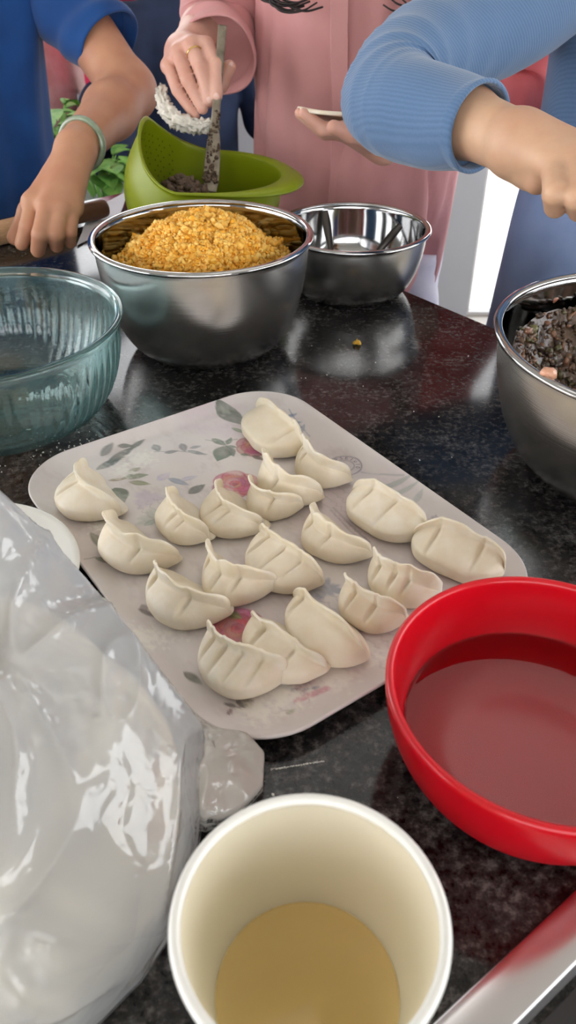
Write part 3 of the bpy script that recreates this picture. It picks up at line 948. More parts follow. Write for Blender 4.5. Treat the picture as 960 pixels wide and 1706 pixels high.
def rose(p, r, seed):
    c0 = to_local(p)
    rg = np.random.default_rng(seed)
    base, dark, pale = (198, 124, 136), (158, 78, 96), (222, 180, 182)
    layers = [(.62, .56, 6), (.42, .46, 5), (.24, .36, 4), (.08, .24, 3)]
    for li, (off, rad, n) in enumerate(layers):
        for k in range(n):
            an = 6.283 * (k + rg.uniform(-.2, .2)) / n + li * .6 + seed
            c = c0 + r * off * np.array((math.cos(an), math.sin(an)))
            q = loc - c
            t = np.array((math.cos(an), math.sin(an)))
            x, y = q @ t, q @ np.array((-t[1], t[0]))
            dd = np.sqrt((x * 1.25) ** 2 + y ** 2) / (r * rad)
            m = soft(dd - 1, .16)
            f = rg.uniform(.0, .5) + li * .12
            col = tuple(base[i] * (1 - f) + (dark if rg.random() < .55 else pale)[i] * f for i in range(3))
            lay(m, col, .72)
            lay(m * np.clip(1 - np.abs(dd - .90) / .14, 0, 1), dark, .45)
    blob(p, r * .12, dark, .7, .2, seed)
def ring(p, r, w, col, a):
    c = to_local(p)
    lay(soft(np.abs(np.linalg.norm(loc - c, axis=1) - r) - w), col, a)

# soft pink wash and pale flour areas
for i, (p, r, col, a) in enumerate([((-0.0774, 0.7512, 0.0080), .035, (214, 196, 206), .5), ((0.0675, 0.6103, 0.0080), .05, (222, 208, 214), .4), ((-0.1684, 0.5484, 0.0080), .04, (206, 192, 186), .5),
                     ((0.0437, 0.5828, 0.0080), .05, (205, 188, 192), .5), ((-0.0291, 0.4797, 0.0080), .05, (204, 188, 192), .5), ((0.1097, 0.5014, 0.0080), .05, (206, 192, 196), .5)]):
    blob(p, r, col, a, .3, i)
G1, G2, G3 = (98, 112, 96), (124, 134, 106), (84, 98, 84)
leafp((-0.0783, 0.7819, 0.0080), (-0.0460, 0.7414, 0.0080), .22, G3)
leafp((-0.0793, 0.7152, 0.0080), (-0.0628, 0.7014, 0.0080), .2, G1); leafp((-0.0628, 0.7014, 0.0080), (-0.0707, 0.6727, 0.0080), .34, (70, 96, 74)); leafp((-0.0628, 0.7014, 0.0080), (-0.0516, 0.6980, 0.0080), .2, G1)
leafp((-0.0621, 0.6991, 0.0080), (-0.0544, 0.6814, 0.0080), .28, G3); leafp((-0.0630, 0.7036, 0.0080), (-0.0588, 0.7175, 0.0080), .22, G1)
rose((-0.0345, 0.7014, 0.0080), .019, 1)
leafp((-0.0485, 0.6857, 0.0080), (-0.0375, 0.6836, 0.0080), .2, G1); leafp((-0.0363, 0.6836, 0.0080), (-0.0240, 0.6749, 0.0080), .2, (108, 92, 92)); leafp((-0.0598, 0.7365, 0.0080), (-0.0428, 0.7245, 0.0080), .14, G2)
stroke([(-0.0853, 0.7128, 0.0080), (-0.0713, 0.7082, 0.0080), (-0.0530, 0.7140, 0.0080)], .0006, G1)
# upper left spray
leafp((-0.1889, 0.6579, 0.0080), (-0.1656, 0.6814, 0.0080), .16, (88, 98, 96)); leafp((-0.1802, 0.6684, 0.0080), (-0.1565, 0.7014, 0.0080), .14, (100, 106, 102)); leafp((-0.1622, 0.6946, 0.0080), (-0.1482, 0.7128, 0.0080), .14, (110, 114, 110))
leafp((-0.1885, 0.6814, 0.0080), (-0.1786, 0.7014, 0.0080), .2, (118, 122, 118)); leafp((-0.1744, 0.6980, 0.0080), (-0.1589, 0.7014, 0.0080), .2, (96, 104, 98))
leafp((-0.1602, 0.6446, 0.0080), (-0.1359, 0.6497, 0.0080), .2, G2); leafp((-0.1533, 0.6375, 0.0080), (-0.1314, 0.6335, 0.0080), .18, (140, 142, 104)); leafp((-0.1576, 0.6538, 0.0080), (-0.1435, 0.6621, 0.0080), .2, (132, 136, 104))
leafp((-0.1661, 0.6276, 0.0080), (-0.1529, 0.6028, 0.0080), .36, (90, 104, 84)); leafp((-0.1739, 0.6395, 0.0080), (-0.1548, 0.6436, 0.0080), .12, (150, 134, 108))
for a_, b_ in (((258, 742), (270, 752)), ((276, 750), (296, 752)), ((300, 752), (316, 748)), ((318, 750), (340, 754)), ((306, 738), (308, 750)), ((268, 760), (262, 748)), ((308, 752), (306, 762)), ((322, 744), (336, 750))):
    pass
leafp((-0.1383, 0.7036, 0.0080), (-0.1304, 0.6902, 0.0080), .3, (140, 140, 142)); leafp((-0.1253, 0.6880, 0.0080), (-0.1112, 0.6924, 0.0080), .2, (138, 138, 142)); leafp((-0.1101, 0.7059, 0.0080), (-0.1042, 0.6902, 0.0080), .25, (140, 140, 144))
leafp((-0.1026, 0.6924, 0.0080), (-0.0824, 0.6846, 0.0080), .14, (132, 136, 138)); leafp((-0.1006, 0.6969, 0.0080), (-0.0887, 0.7014, 0.0080), .2, (146, 146, 150)); stroke([(-0.1365, 0.6902, 0.0080), (-0.1098, 0.6913, 0.0080), (-0.0819, 0.6857, 0.0080)], .0005, (130, 132, 134))
leafp((-0.1264, 0.6395, 0.0080), (-0.1153, 0.6538, 0.0080), .3, (190, 178, 204), .6); leafp((-0.1164, 0.6436, 0.0080), (-0.0943, 0.6316, 0.0080), .16, (140, 148, 166), .7); leafp((-0.0941, 0.6179, 0.0080), (-0.0795, 0.6335, 0.0080), .26, (84, 96, 92)); leafp((-0.1043, 0.6395, 0.0080), (-0.0877, 0.6476, 0.0080), .2, (186, 180, 196), .6)
blob((-0.1322, 0.6103, 0.0080), .012, (200, 184, 206), .5, .4, 3); blob((-0.1227, 0.5810, 0.0080), .012, (160, 172, 158), .5, .5, 5); leafp((-0.1293, 0.5696, 0.0080), (-0.1156, 0.5810, 0.0080), .2, (150, 162, 150), .6)
# rose in the middle, blue sprigs, rose at lower left
rose((-0.0507, 0.6335, 0.0080), .022, 2); rose((-0.0389, 0.4421, 0.0080), .021, 4); rose((-0.0061, 0.5196, 0.0080), .012, 5)
leafp((-0.0493, 0.4605, 0.0080), (-0.0357, 0.4525, 0.0080), .28, (128, 136, 92)); leafp((-0.0761, 0.3973, 0.0080), (-0.0612, 0.3860, 0.0080), .2, (92, 96, 86)); leafp((-0.0371, 0.3708, 0.0080), (-0.0235, 0.3666, 0.0080), .28, (90, 84, 74)); leafp((-0.0306, 0.3762, 0.0080), (-0.0259, 0.3635, 0.0080), .3, (104, 96, 70)); leafp((-0.0413, 0.3563, 0.0080), (-0.0393, 0.3645, 0.0080), .2, (110, 80, 86)); leafp((-0.0454, 0.3687, 0.0080), (-0.0326, 0.3645, 0.0080), .12, (92, 84, 84))
stroke([(-0.0130, 0.3882, 0.0080), (0.0043, 0.3805, 0.0080), (0.0215, 0.3838, 0.0080)], .0012, (120, 128, 152), .7); stroke([(0.0063, 0.3719, 0.0080), (0.0170, 0.3773, 0.0080), (0.0279, 0.3827, 0.0080)], .0024, (206, 112, 140), .6)
blob((0.0087, 0.3927, 0.0080), .011, (158, 110, 120), .6, .4, 2); leafp((-0.0017, 0.3593, 0.0080), (0.0050, 0.3645, 0.0080), .3, (140, 146, 122), .6)
leafp((-0.1759, 0.5602, 0.0080), (-0.1500, 0.5274, 0.0080), .11, (112, 116, 96)); leafp((-0.1648, 0.5243, 0.0080), (-0.1436, 0.5196, 0.0080), .15, (122, 124, 102)); stroke([(-0.1718, 0.5181, 0.0080), (-0.1650, 0.5251, 0.0080), (-0.1559, 0.5259, 0.0080)], .0006, (126, 122, 108))
leafp((-0.0013, 0.7588, 0.0080), (0.0104, 0.7638, 0.0080), .2, (122, 136, 164)); leafp((0.0013, 0.7438, 0.0080), (0.0155, 0.7488, 0.0080), .2, (136, 146, 172)); leafp((0.0051, 0.7317, 0.0080), (0.0203, 0.7317, 0.0080), .18, (140, 152, 172)); leafp((0.0101, 0.7222, 0.0080), (0.0179, 0.7438, 0.0080), .16, (128, 144, 164)); stroke([(0.0013, 0.7715, 0.0080), (0.0115, 0.7438, 0.0080), (0.0226, 0.7198, 0.0080)], .0006, (120, 132, 150))
blob((0.0323, 0.4868, 0.0080), .010, (120, 130, 160), .6, .5, 4); blob((0.0194, 0.4783, 0.0080), .008, (140, 148, 172), .5, .5, 6); leafp((-0.1190, 0.4632, 0.0080), (-0.1026, 0.4538, 0.0080), .12, (104, 92, 92)); leafp((-0.1169, 0.4686, 0.0080), (-0.1118, 0.4591, 0.0080), .3, (110, 100, 98), .6)
# script lines and postmark on the right
stroke([(0.0421, 0.5963, 0.0080), (0.0590, 0.5653, 0.0080), (0.0714, 0.5468, 0.0080)], .0010, (150, 140, 146), .6); stroke([(0.0397, 0.5918, 0.0080), (0.0555, 0.5619, 0.0080), (0.0662, 0.5468, 0.0080)], .0006, (140, 130, 138), .6)
for k in range(5):
    a_ = ((0.0931, 0.6436, 0.0080), (0.1037, 0.6335, 0.0080), (0.1082, 0.6218, 0.0080))
stroke([(0.0717, 0.6538, 0.0080), (0.0935, 0.6476, 0.0080), (0.1113, 0.6395, 0.0080)], .0008, (152, 156, 158), .6); leafp((0.0859, 0.6276, 0.0080), (0.1215, 0.6375, 0.0080), .10, (168, 178, 172), .7, False); leafp((0.0962, 0.6160, 0.0080), (0.1260, 0.6276, 0.0080), .10, (176, 184, 178), .7, False); leafp((0.1172, 0.6028, 0.0080), (0.1270, 0.6179, 0.0080), .2, (160, 172, 170), .5, False)
blob((0.1393, 0.5722, 0.0080), .007, (196, 128, 150), .5, .6, 3); blob((0.1331, 0.5775, 0.0080), .005, (150, 130, 150), .5, .6, 5)
PM = (0.0565, 0.6653, 0.0080)
ring(PM, .0165, .0007, (118, 108, 128), .8); ring(PM, .0092, .0005, (130, 120, 136), .7)
# faint handwriting
for (x0, y0, x1, y1, ln) in ((0.02, 0.47, 0.075, 0.395, 5), (-0.05, 0.42, 0.0, 0.36, 4), (-0.14, 0.60, -0.09, 0.54, 4), (0.02, 0.62, 0.07, 0.55, 4)):
    for q in range(ln):
        o_ = np.array((q * .0075, q * .0055))
        pl = []
        for t in np.linspace(0, 1, 40):
            pl.append((x0 + (x1 - x0) * t + o_[0] + .0018 * math.sin(t * 75 + q * 2), y0 + (y1 - y0) * t + o_[1] + .0018 * math.cos(t * 58 + q)))
        stroke(pl, .00022, (132, 122, 124), .5)
# dusting of flour over the print
vn = np.array([mnoise.noise(Vector((x * 28, y * 28, 2.0))) + .5 * mnoise.noise(Vector((x * 90, y * 60, 5.0))) + .35 * mnoise.noise(Vector((x * 300, y * 160, 8.0))) for x, y in loc])
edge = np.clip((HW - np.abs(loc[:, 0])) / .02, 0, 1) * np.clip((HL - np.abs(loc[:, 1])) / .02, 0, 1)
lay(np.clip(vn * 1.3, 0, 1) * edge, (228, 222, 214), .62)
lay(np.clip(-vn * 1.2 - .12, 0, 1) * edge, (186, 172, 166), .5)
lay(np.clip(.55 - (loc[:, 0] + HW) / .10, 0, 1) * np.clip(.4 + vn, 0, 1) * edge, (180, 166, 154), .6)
# floured patches
for i, (p, r) in enumerate([((-0.1492, 0.6770, 0.0080), .018), ((-0.1619, 0.6548, 0.0080), .014), ((-0.0043, 0.3805, 0.0080), .022), ((0.0350, 0.3973, 0.0080), .020), ((0.0582, 0.4148, 0.0080), .016), ((-0.1091, 0.4270, 0.0080), .018), ((-0.0839, 0.4459, 0.0080), .016), ((-0.1677, 0.5739, 0.0080), .014), ((-0.0208, 0.3619, 0.0080), .016)]):
    c = to_local(p)
    dist = np.linalg.norm(loc - c, axis=1)
    sel = np.nonzero(dist < r * 2)[0]
    nn = np.array([mnoise.noise(Vector((loc[j, 0] * 210, loc[j, 1] * 210, i))) + .6 * mnoise.noise(Vector((loc[j, 0] * 520, loc[j, 1] * 520, i))) for j in sel])
    m = np.zeros(len(loc)); m[sel] = np.clip(1.5 * (1 - dist[sel] / r) + nn * 1.2, 0, 1)
    lay(m, (240, 237, 228), .75)
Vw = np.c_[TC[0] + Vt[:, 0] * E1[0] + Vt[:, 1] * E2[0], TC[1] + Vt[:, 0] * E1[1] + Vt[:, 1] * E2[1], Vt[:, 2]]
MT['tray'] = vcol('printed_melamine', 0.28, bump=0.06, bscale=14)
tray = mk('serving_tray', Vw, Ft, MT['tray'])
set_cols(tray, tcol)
tag(tray, 'white melamine tray printed with roses, leaves and a postmark', 'tray')

# lettering of the postmark, a flat print on the tray
def postmark_text(txt, r, a0, step, size):
    parts = []
    for i, ch in enumerate(txt):
        cu = bpy.data.curves.new('glyph', 'FONT'); cu.body = ch; cu.size = size; cu.align_x = 'CENTER'; cu.resolution_u = 2
        ob = bpy.data.objects.new('glyph', cu); COL.objects.link(ob)
        dg = bpy.context.evaluated_depsgraph_get()
        me = bpy.data.meshes.new_from_object(ob.evaluated_get(dg))
        v = np.array([p.co[:] for p in me.vertices]); f = [tuple(p.vertices) for p in me.polygons]
        bpy.data.objects.remove(ob); bpy.data.curves.remove(cu); bpy.data.meshes.remove(me)
        if not len(v): continue
        a = math.radians(a0 - step * i); rot = a - math.pi / 2
        x = v[:, 0] * math.cos(rot) - v[:, 1] * math.sin(rot) + r * math.cos(a) + PM[0]
        y = v[:, 0] * math.sin(rot) + v[:, 1] * math.cos(rot) + r * math.sin(a) + PM[1]
        parts.append((np.c_[x, y, np.full(len(x), TRAY_Z + .0003)], f))
    return join(parts)
MT['ink'] = M('violet_grey_ink', srgb(112, 104, 124), 0.5, var=srgb(122, 114, 134), vscale=40)
tx = mk('postmark_lettering', *postmark_text('PSE1010', 0.0108, 128, 24, 0.0066), MT['ink'], tray, smooth=False)

# flour dusted over worktop near the tray
pts, szs, cols = [], [], []
for (px, py, n_, sp) in ((-0.215, 0.715, 60, .03), (-0.19, 0.44, 30, .02), (0.13, 0.78, 14, .10), (0.06, 0.95, 10, .1), (-0.02, 0.30, 16, .03), (0.30, 0.95, 6, .05), (-0.28, 0.68, 30, .03)):
    for i in range(n_):
        x, y = px + RNG.normal() * sp, py + RNG.normal() * sp * .6
        if abs(to_local((x, y)) @ (1, 0)) < HW + .004 and abs(to_local((x, y))[1]) < HL + .004: continue
        pts.append((x, y, .0004)); szs.append(RNG.uniform(.0003, .0010)); cols.append(np.ones(3))
for s in np.linspace(0, 1, 130):   # thin floury streak beyond the cup
    p = np.array((-0.0111, 0.3203, 0.0004)) * (1 - s) + np.array((0.0240, 0.3268, 0.0004)) * s
    pts.append(p + RNG.normal(size=3) * (.0004, .00035, 0)); szs.append(RNG.uniform(.0002, .00045)); cols.append(np.ones(3))
v, f, c = crumbs(pts, szs, cols, 0.2)
v[:, 2] = np.maximum(v[:, 2], 0.00002)
o = mk('flour_dust', v, f, MT['flour_dust'])
tag(o, 'white flour specks scattered over the black granite', 'flour', kind='stuff')

# ------------------------------------------------------------------ dumplings
def dumpling(tipA, tipB, label, rs=-.45, fw=0.008, wid=1.0, hgt=1.0, kb=0.14, tilt=8, pleats=(-.45, -.05, .4), seed=0, flip=1, roll=0.0):
    A, Bp = np.array(tipA[:2]), np.array(tipB[:2])
    xa = unit(Bp - A); L = np.linalg.norm(Bp - A) * 1.05; ya = np.array((-xa[1], xa[0])) * flip
    mid = (A + Bp) / 2
    k = kb * L
    rg = np.random.default_rng(seed + 100)
    NU, SUB = 80, 4
    us = np.sin(np.linspace(-1, 1, NU) * math.pi / 2 * .985) / math.sin(math.pi / 2 * .985)
    ph = rg.uniform(0, 6.28, 6)
    rings = []
    rs_ = rs
    for u in us:
        e = max(1 - abs(u) ** 2.6, 0) ** 0.60
        e = max(e, .03)
        W = 0.385 * L * (.35 + .65 * wid) * e * (1 + .05 * math.sin(3 * u + ph[0]))
        zn = (0.305 * L * e ** .75 + 0.004) * hgt * (1 + .05 * math.sin(4 * u + ph[1]))
        lift = 0.006 * abs(u) ** 4 * hgt
        f_ = fw * (1 + .16 * math.sin(5 * u + ph[3]) + .10 * math.sin(12 * u + ph[4])) * (1 - .25 * abs(u) ** 6)
        ang = math.radians(tilt + 8 * math.sin(3.1 * u + ph[2]))
        d = np.array((-math.sin(ang), math.cos(ang))); pp = np.array((d[1], -d[0]))
        t = .0024
        ry = rs_ * W
        nk = np.array((ry, zn))
        tip = nk + d * f_
        bx_ = (max(rs_ + 1.2, .45) if rs_ < -.3 else .9 - (rs_ + .3)) * W       # where the back meets the tray
        back = lambda w, z: (nk[0] + t * .6 + (bx_ - nk[0]) * w, zn * z)
        ctl = [(.55 * bx_, 0), (-.60 * W, 0), (-.93 * W, .10 * zn), (-1.0 * W, .36 * zn), (-.93 * W, .62 * zn), (ry - .34 * (1 + rs_) * W, .86 * zn),
               tuple(nk - d * .001 - pp * t * .35), tuple(tip - pp * t * .45), tuple(tip + pp * t * .45), tuple(nk + pp * t * .6 - d * .0015), back(.26, .66), back(.60, .34), back(.92, .08)]
        ctl = np.array(ctl)
        # pleats: folds pressed into the front face under the seam
        for pu in pleats:
            x = (u - pu) / .050
            g = math.exp(-x * x); s_ = x * math.exp(-x * x)
            ctl[4] += (.0012 * g + .0016 * s_, -.0004 * g)
            ctl[5] += (.0052 * g + .0044 * s_, -.0030 * g)
            ctl[6] += (.0016 * g + .0016 * s_, -.0004 * g)
            ctl[7] += (.0012 * s_, .0006 * g); ctl[8] += (.0012 * s_, .0006 * g)
        n = len(ctl)
        ring = []
        for j in range(n):
            p0, p1, p2, p3 = ctl[j - 1], ctl[j], ctl[(j + 1) % n], ctl[(j + 2) % n]
            tens = .5 if j not in (0, 7) else .15
            for q in range(SUB):
                w = q / SUB
                m1, m2 = (p2 - p0) * tens, (p3 - p1) * tens
                h = (2 * w ** 3 - 3 * w * w + 1) * p1 + (w ** 3 - 2 * w * w + w) * m1 + (-2 * w ** 3 + 3 * w * w) * p2 + (w ** 3 - w * w) * m2
                ring.append(h)
        ring = np.array(ring)
        ring[:, 1] = np.maximum(ring[:, 1], 0) + lift
        rings.append(np.c_[np.full(len(ring), u * L / 2), ring[:, 0] + k * u * u, ring[:, 1]])
    V, F = rings_mesh(rings, cap0=True, cap1=True)
    m = len(rings[0])
    V[:, 1] += .0010 * nzv(V, 60, seed * 3.1); V[:, 2] += np.where(V[:, 2] > .004, .0012, 0) * nzv(V, 70, seed * 2.3)
    if roll:
        c, s = math.cos(roll), math.sin(roll)
        V = np.c_[V[:, 0], V[:, 1] * c - V[:, 2] * s, V[:, 1] * s + V[:, 2] * c]
    V[:, 2] = np.maximum(V[:, 2] - (np.sort(V[:, 2])[int(len(V) * .10)] if roll else 0), 0)
    # bring the mean tip back on its place
    Wv = np.c_[mid[0] + V[:, 0] * xa[0] + (V[:, 1] - k) * ya[0], mid[1] + V[:, 0] * xa[1] + (V[:, 1] - k) * ya[1], V[:, 2] + TRAY_Z + .0004]
    if flip < 0:
        F = [tuple(reversed(f)) for f in F]
    tmp = bpy.data.meshes.new('tmp'); tmp.from_pydata(Wv.tolist(), [], F)
    bm = bmesh.new(); bm.from_mesh(tmp); bmesh.ops.recalc_face_normals(bm, faces=bm.faces); bm.to_mesh(tmp); bm.free(); tmp.update()
    F = [tuple(p.vertices) for p in tmp.polygons]
    Nn = np.array([v.normal[:] for v in tmp.vertices]); bpy.data.meshes.remove(tmp)
    root = empty('dumpling', (mid[0], mid[1], TRAY_Z))
    tag(root, label, 'dumpling', 'raw dumplings laid out on the floral tray')
    lo, hi = 6 * SUB, 9 * SUB
    fa, fb = [], []
    for f in F:
        js = [i % m for i in f if i < m * NU]
        (fb if min(js) >= lo and max(js) <= hi and len(f) == 4 else fa).append(f)
    for nm, fs in (('filled_belly', fa), ('sealed_edge', fb)):
        ids = sorted(set(i for f in fs for i in f)); mp = {a: b for b, a in enumerate(ids)}
        mk(nm, Wv[ids], [tuple(mp[i] for i in f) for f in fs], MT['dough'], root, normals=Nn[ids])
    return root

DH = .034
DUMP = [
 ((-0.0328, 0.7485, 0.0360), (0.0137, 0.6778, 0.0260), 'plump dumpling at the tray corner nearest the egg bowl', dict(rs=.10, fw=.006, wid=1.0, kb=.02, pleats=(.55,))),
 ((0.0236, 0.6797, 0.0360), (0.0585, 0.6279, 0.0300), 'dumpling beside the printed postmark ring', dict(rs=-.55, fw=.010, wid=1.1, hgt=1.25, kb=.16, pleats=(-.6, -.2))),
 ((-0.0144, 0.6548, 0.0360), (0.0306, 0.5999, 0.0320), 'dumpling second in the back row with broad pale flap', dict(rs=-.66, fw=.011, wid=1.05, hgt=1.2, kb=.12, pleats=(.2,))),
 ((-0.0310, 0.6172, 0.0360), (0.0124, 0.5879, 0.0300), 'dumpling with wide dished floury flap touching two others', dict(rs=-.55, fw=.010, wid=1.3, hgt=1.12, kb=.14, pleats=(.3,), tilt=25)),
 ((-0.0599, 0.6094, 0.0360), (-0.0224, 0.5545, 0.0260), 'dumpling beside the red rose print', dict(rs=-.30, fw=.008, wid=1.15, kb=.16, pleats=(-.1, .25))),
 ((-0.0996, 0.5962, 0.0360), (-0.0689, 0.5403, 0.0240), 'dumpling standing alone right of the grey leaf print', dict(rs=-.48, fw=.009, wid=1.1, hgt=1.15, kb=.08, pleats=(.5, .2))),
 ((-0.1911, 0.6422, 0.0360), (-0.1518, 0.5779, 0.0280), 'dumpling at the far left tray corner near the glass bowl', dict(rs=-.20, fw=.008, wid=1.05, kb=.18, pleats=(-.6, -.1))),
 ((-0.1498, 0.5646, 0.0340), (-0.0922, 0.5140, 0.0300), 'dumpling with a long thin tip, second along the left edge', dict(rs=-.50, fw=.010, wid=.95, kb=.16, pleats=(.45,))),
 ((0.0612, 0.6027, 0.0340), (0.1176, 0.5494, 0.0220), 'big smooth dumpling along the right tray edge below the postmark', dict(rs=.12, fw=.006, wid=1.0, kb=.0, pleats=(-.5, .15))),
 ((0.0280, 0.5743, 0.0360), (0.0691, 0.5202, 0.0280), 'dumpling in the tray middle with a tall pointed flap', dict(rs=-.50, fw=.010, wid=.95, kb=.15, pleats=(-.5, .2))),
 ((0.1090, 0.5385, 0.0320), (0.1754, 0.4976, 0.0220), 'largest flat dumpling at the right tray corner by the red bowl', dict(rs=.15, fw=.007, wid=.85, kb=-.03, pleats=(-.5, .45))),
 ((-0.0224, 0.5417, 0.0360), (0.0260, 0.4850, 0.0260), 'round pleated dumpling just below the dished floury one', dict(rs=.0, fw=.008, wid=1.0, kb=.10, pleats=(-.55, .05, .5))),
 ((-0.0614, 0.5183, 0.0380), (-0.0095, 0.4819, 0.0320), 'saddle-shaped dumpling with upturned ends in the left centre', dict(rs=-.45, fw=.012, wid=1.05, hgt=1.12, kb=.24, pleats=(-.65, -.1, .4))),
 ((-0.1054, 0.4977, 0.0360), (-0.0460, 0.4518, 0.0280), 'slender crescent dumpling on the lower left edge', dict(rs=-.38, fw=.009, wid=.95, kb=.12, pleats=(-.6, .4))),
 ((0.0735, 0.5105, 0.0380), (0.1202, 0.4708, 0.0280), 'dumpling with a bright flat flap just above the red bowl rim', dict(rs=-.52, fw=.011, wid=1.1, hgt=1.2, kb=.10, pleats=(-.5, .0, .35))),
 ((0.0481, 0.4794, 0.0380), (0.0893, 0.4421, 0.0260), 'dumpling touching the red bowl at its left rim', dict(rs=-.40, fw=.009, wid=1.15, hgt=1.15, kb=.08, pleats=(-.35, .3))),
 ((0.0065, 0.4607, 0.0360), (0.0558, 0.4038, 0.0200), 'long smooth dumpling with straight seam in the front row', dict(rs=-.10, fw=.006, wid=.9, kb=.0, pleats=(-.7,))),
 ((-0.0252, 0.4409, 0.0360), (0.0265, 0.3933, 0.0240), 'dumpling with a pointed tail just behind the front one', dict(rs=-.25, fw=.007, wid=1.0, kb=.06, pleats=(-.4, .4))),
 ((-0.0582, 0.4245, 0.0360), (-0.0025, 0.3867, 0.0300), 'deeply pleated dumpling nearest the tray front corner', dict(rs=-.10, fw=.010, wid=1.05, hgt=1.08, kb=.14, pleats=(-.62, -.25, .15, .55))),
]
for i, (a, b, lab, kw) in enumerate(DUMP):
    dumpling(a, b, lab, seed=i, **kw)

# ------------------------------------------------------------------ green strainer bowl
GC = np.array((-0.135, 1.275, 0.0))
root = empty('strainer_bowl', tuple(GC)); tag(root, 'lime green plastic strainer bowl with raised perforated side', 'strainer')
NT = 128
th = np.linspace(0, 2 * np.pi, NT, endpoint=False)
wl = np.clip(np.cos(th - math.radians(172)), 0, 1) ** 1.6
wr = np.clip(np.cos(th - math.radians(-8)), 0, 1) ** 2.2
rimr = 0.116 * (1 - wl) + 0.074 * wl + 0.012 * wr
rimz = 0.124 + 0.070 * wl - 0.004 * wr
def gsurf(t, off):
    r = 0.082 + (rimr - 0.082) * t ** 0.75 + wl * 0.030 * np.sin(np.pi * min(t, 1) ** 1.25) + 0.006 * np.sin(np.pi * t) + off
    z = rimz * t ** 1.1 - (off * 0.6 if t < .1 else 0)
    return np.c_[r * np.cos(th), r * np.sin(th), z] + GC
rings = [np.c_[.03 * np.cos(th), .03 * np.sin(th), np.zeros(NT)] + GC, np.c_[.076 * np.cos(th), .076 * np.sin(th), np.zeros(NT)] + GC]
rings += [gsurf(t, 0) for t in np.linspace(0.01, 1, 30)]
top = rings[-1]
dirv = np.c_[np.cos(th), np.sin(th), np.zeros(NT)]
fl = (0.0035 + 0.028 * wr)[:, None]
rings.append(top + dirv * fl * .5 + (0, 0, .001))
rings.append(top + dirv * fl - np.c_[np.zeros((NT, 2)), 0.007 * wr])
rings.append(top + dirv * fl + np.c_[np.zeros((NT, 2)), 0.003 - .008 * wr])
rings.append(top + dirv * fl * .5 + (0, 0, .0045))
rings.append(top - dirv * .002 + (0, 0, .0025))
rings += [gsurf(t, -.003) + (0, 0, .002) for t in np.linspace(0.985, 0.02, 28)]
rings.append(np.c_[.03 * np.cos(th), .03 * np.sin(th), np.full(NT, .004)] + GC)
mk('strainer_body', *rings_mesh(rings, cap0=True, cap1=True), MT['green'], root)
# drain holes in the raised side: flat discs, hole shade painted as darker olive, one joined part
parts = []
for row, t in enumerate(np.linspace(0.42, 0.90, 12)):
    S = gsurf(t, -.0034) + (0, 0, .002); S2 = gsurf(t + .02, -.0034) + (0, 0, .002)
    for k in range(13):
        a = math.radians(118 + k * 7.2 + (3.6 if row % 2 else 0))
        i = int(round(a / (2 * math.pi) * NT)) % NT
        p = S[i]; up = unit(S2[i] - S[i]); sd = unit(S[(i + 1) % NT] - S[i]); n = np.cross(up, sd)
        if n @ (GC + (0, 0, p[2]) - p) < 0: n = -n
        c = np.array([p + n * .0004 + .0017 * (math.cos(q) * sd + math.sin(q) * up) for q in np.linspace(0, 2 * math.pi, 7)[:-1]])
        parts.append((c, [tuple(range(6))]))
tag(mk('drain_holes', *join(parts), MT['green_hole'], root, smooth=False), kind='stuff')
# brown minced mushroom inside
pts, szs, cols = [], [], []
for i in range(700):
    a, r = RNG.random() * 6.283, 0.062 * math.sqrt(RNG.random())
    h = 0.100 * (1 - (r / .085) ** 2) + .012
    pts.append((GC[0] - .028 + r * math.cos(a), GC[1] - .005 + r * .8 * math.sin(a), h + RNG.uniform(-.004, .006))); szs.append(RNG.uniform(.003, .0075)); cols.append(np.ones(3))
cv, cf, _ = crumbs(pts, szs, cols, .2)
rings = [np.array([(GC[0] - .028 + rho * .07 * math.cos(a), GC[1] - .005 + rho * .06 * math.sin(a), .006 + .098 * (1 - rho ** 2)) for a in np.linspace(0, 6.283, 40, endpoint=False)]) for rho in np.linspace(.01, 1, 10)]
o = mk('mushroom_mince', *join([rings_mesh(rings), (cv, cf)]), MT['mushroom'])
tag(o, 'brown minced mushroom heap inside the green strainer', 'mushroom filling', kind='stuff')

# spatula stirred through it
sp0, sp1 = np.array((-0.1180, 1.3027, 0.1125)), np.array((-0.0981, 1.4083, 0.2994))
d = unit(sp1 - sp0); sx = unit(np.cross(d, (0, 1, 0)))
root = empty('spatula', tuple(sp0)); tag(root, 'worn flat metal spatula held upright in the green strainer', 'spatula')
mk('handle', *tube([(*sp0 + d * .060, .0072, .0020), (*(sp0 * .6 + sp1 * .4), .0066, .0022), (*(sp0 * .25 + sp1 * .75), .0062, .0022), (*sp1, .0068, .0020)], 30, 14, ref=sx), MT['spatula'], root)
mk('blade', *tube([(*sp0 - d * .025, .010, .0010), (*sp0, .0125, .0012), (*sp0 + d * .040, .0110, .0016), (*sp0 + d * .066, .0074, .0020)], 24, 14, ref=sx), MT['spatula'], root)
pts, szs = [], []
for i in range(170):
    s = RNG.random() ** 2.2
    w = .011 * (1 - .4 * s)
    pts.append(sp0 + d * (s * .105 - .01) + sx * RNG.uniform(-w, w) + np.cross(d, sx) * RNG.choice([-1, 1]) * RNG.uniform(.001, .004)); szs.append(RNG.uniform(.0015, .0036))
cv, cf, _ = crumbs(pts, szs, [np.ones(3)] * len(pts), .2)
tag(mk('clinging_mince', cv, cf, MT['mushroom'], root), 'brown mince stuck to the spatula', kind='stuff')

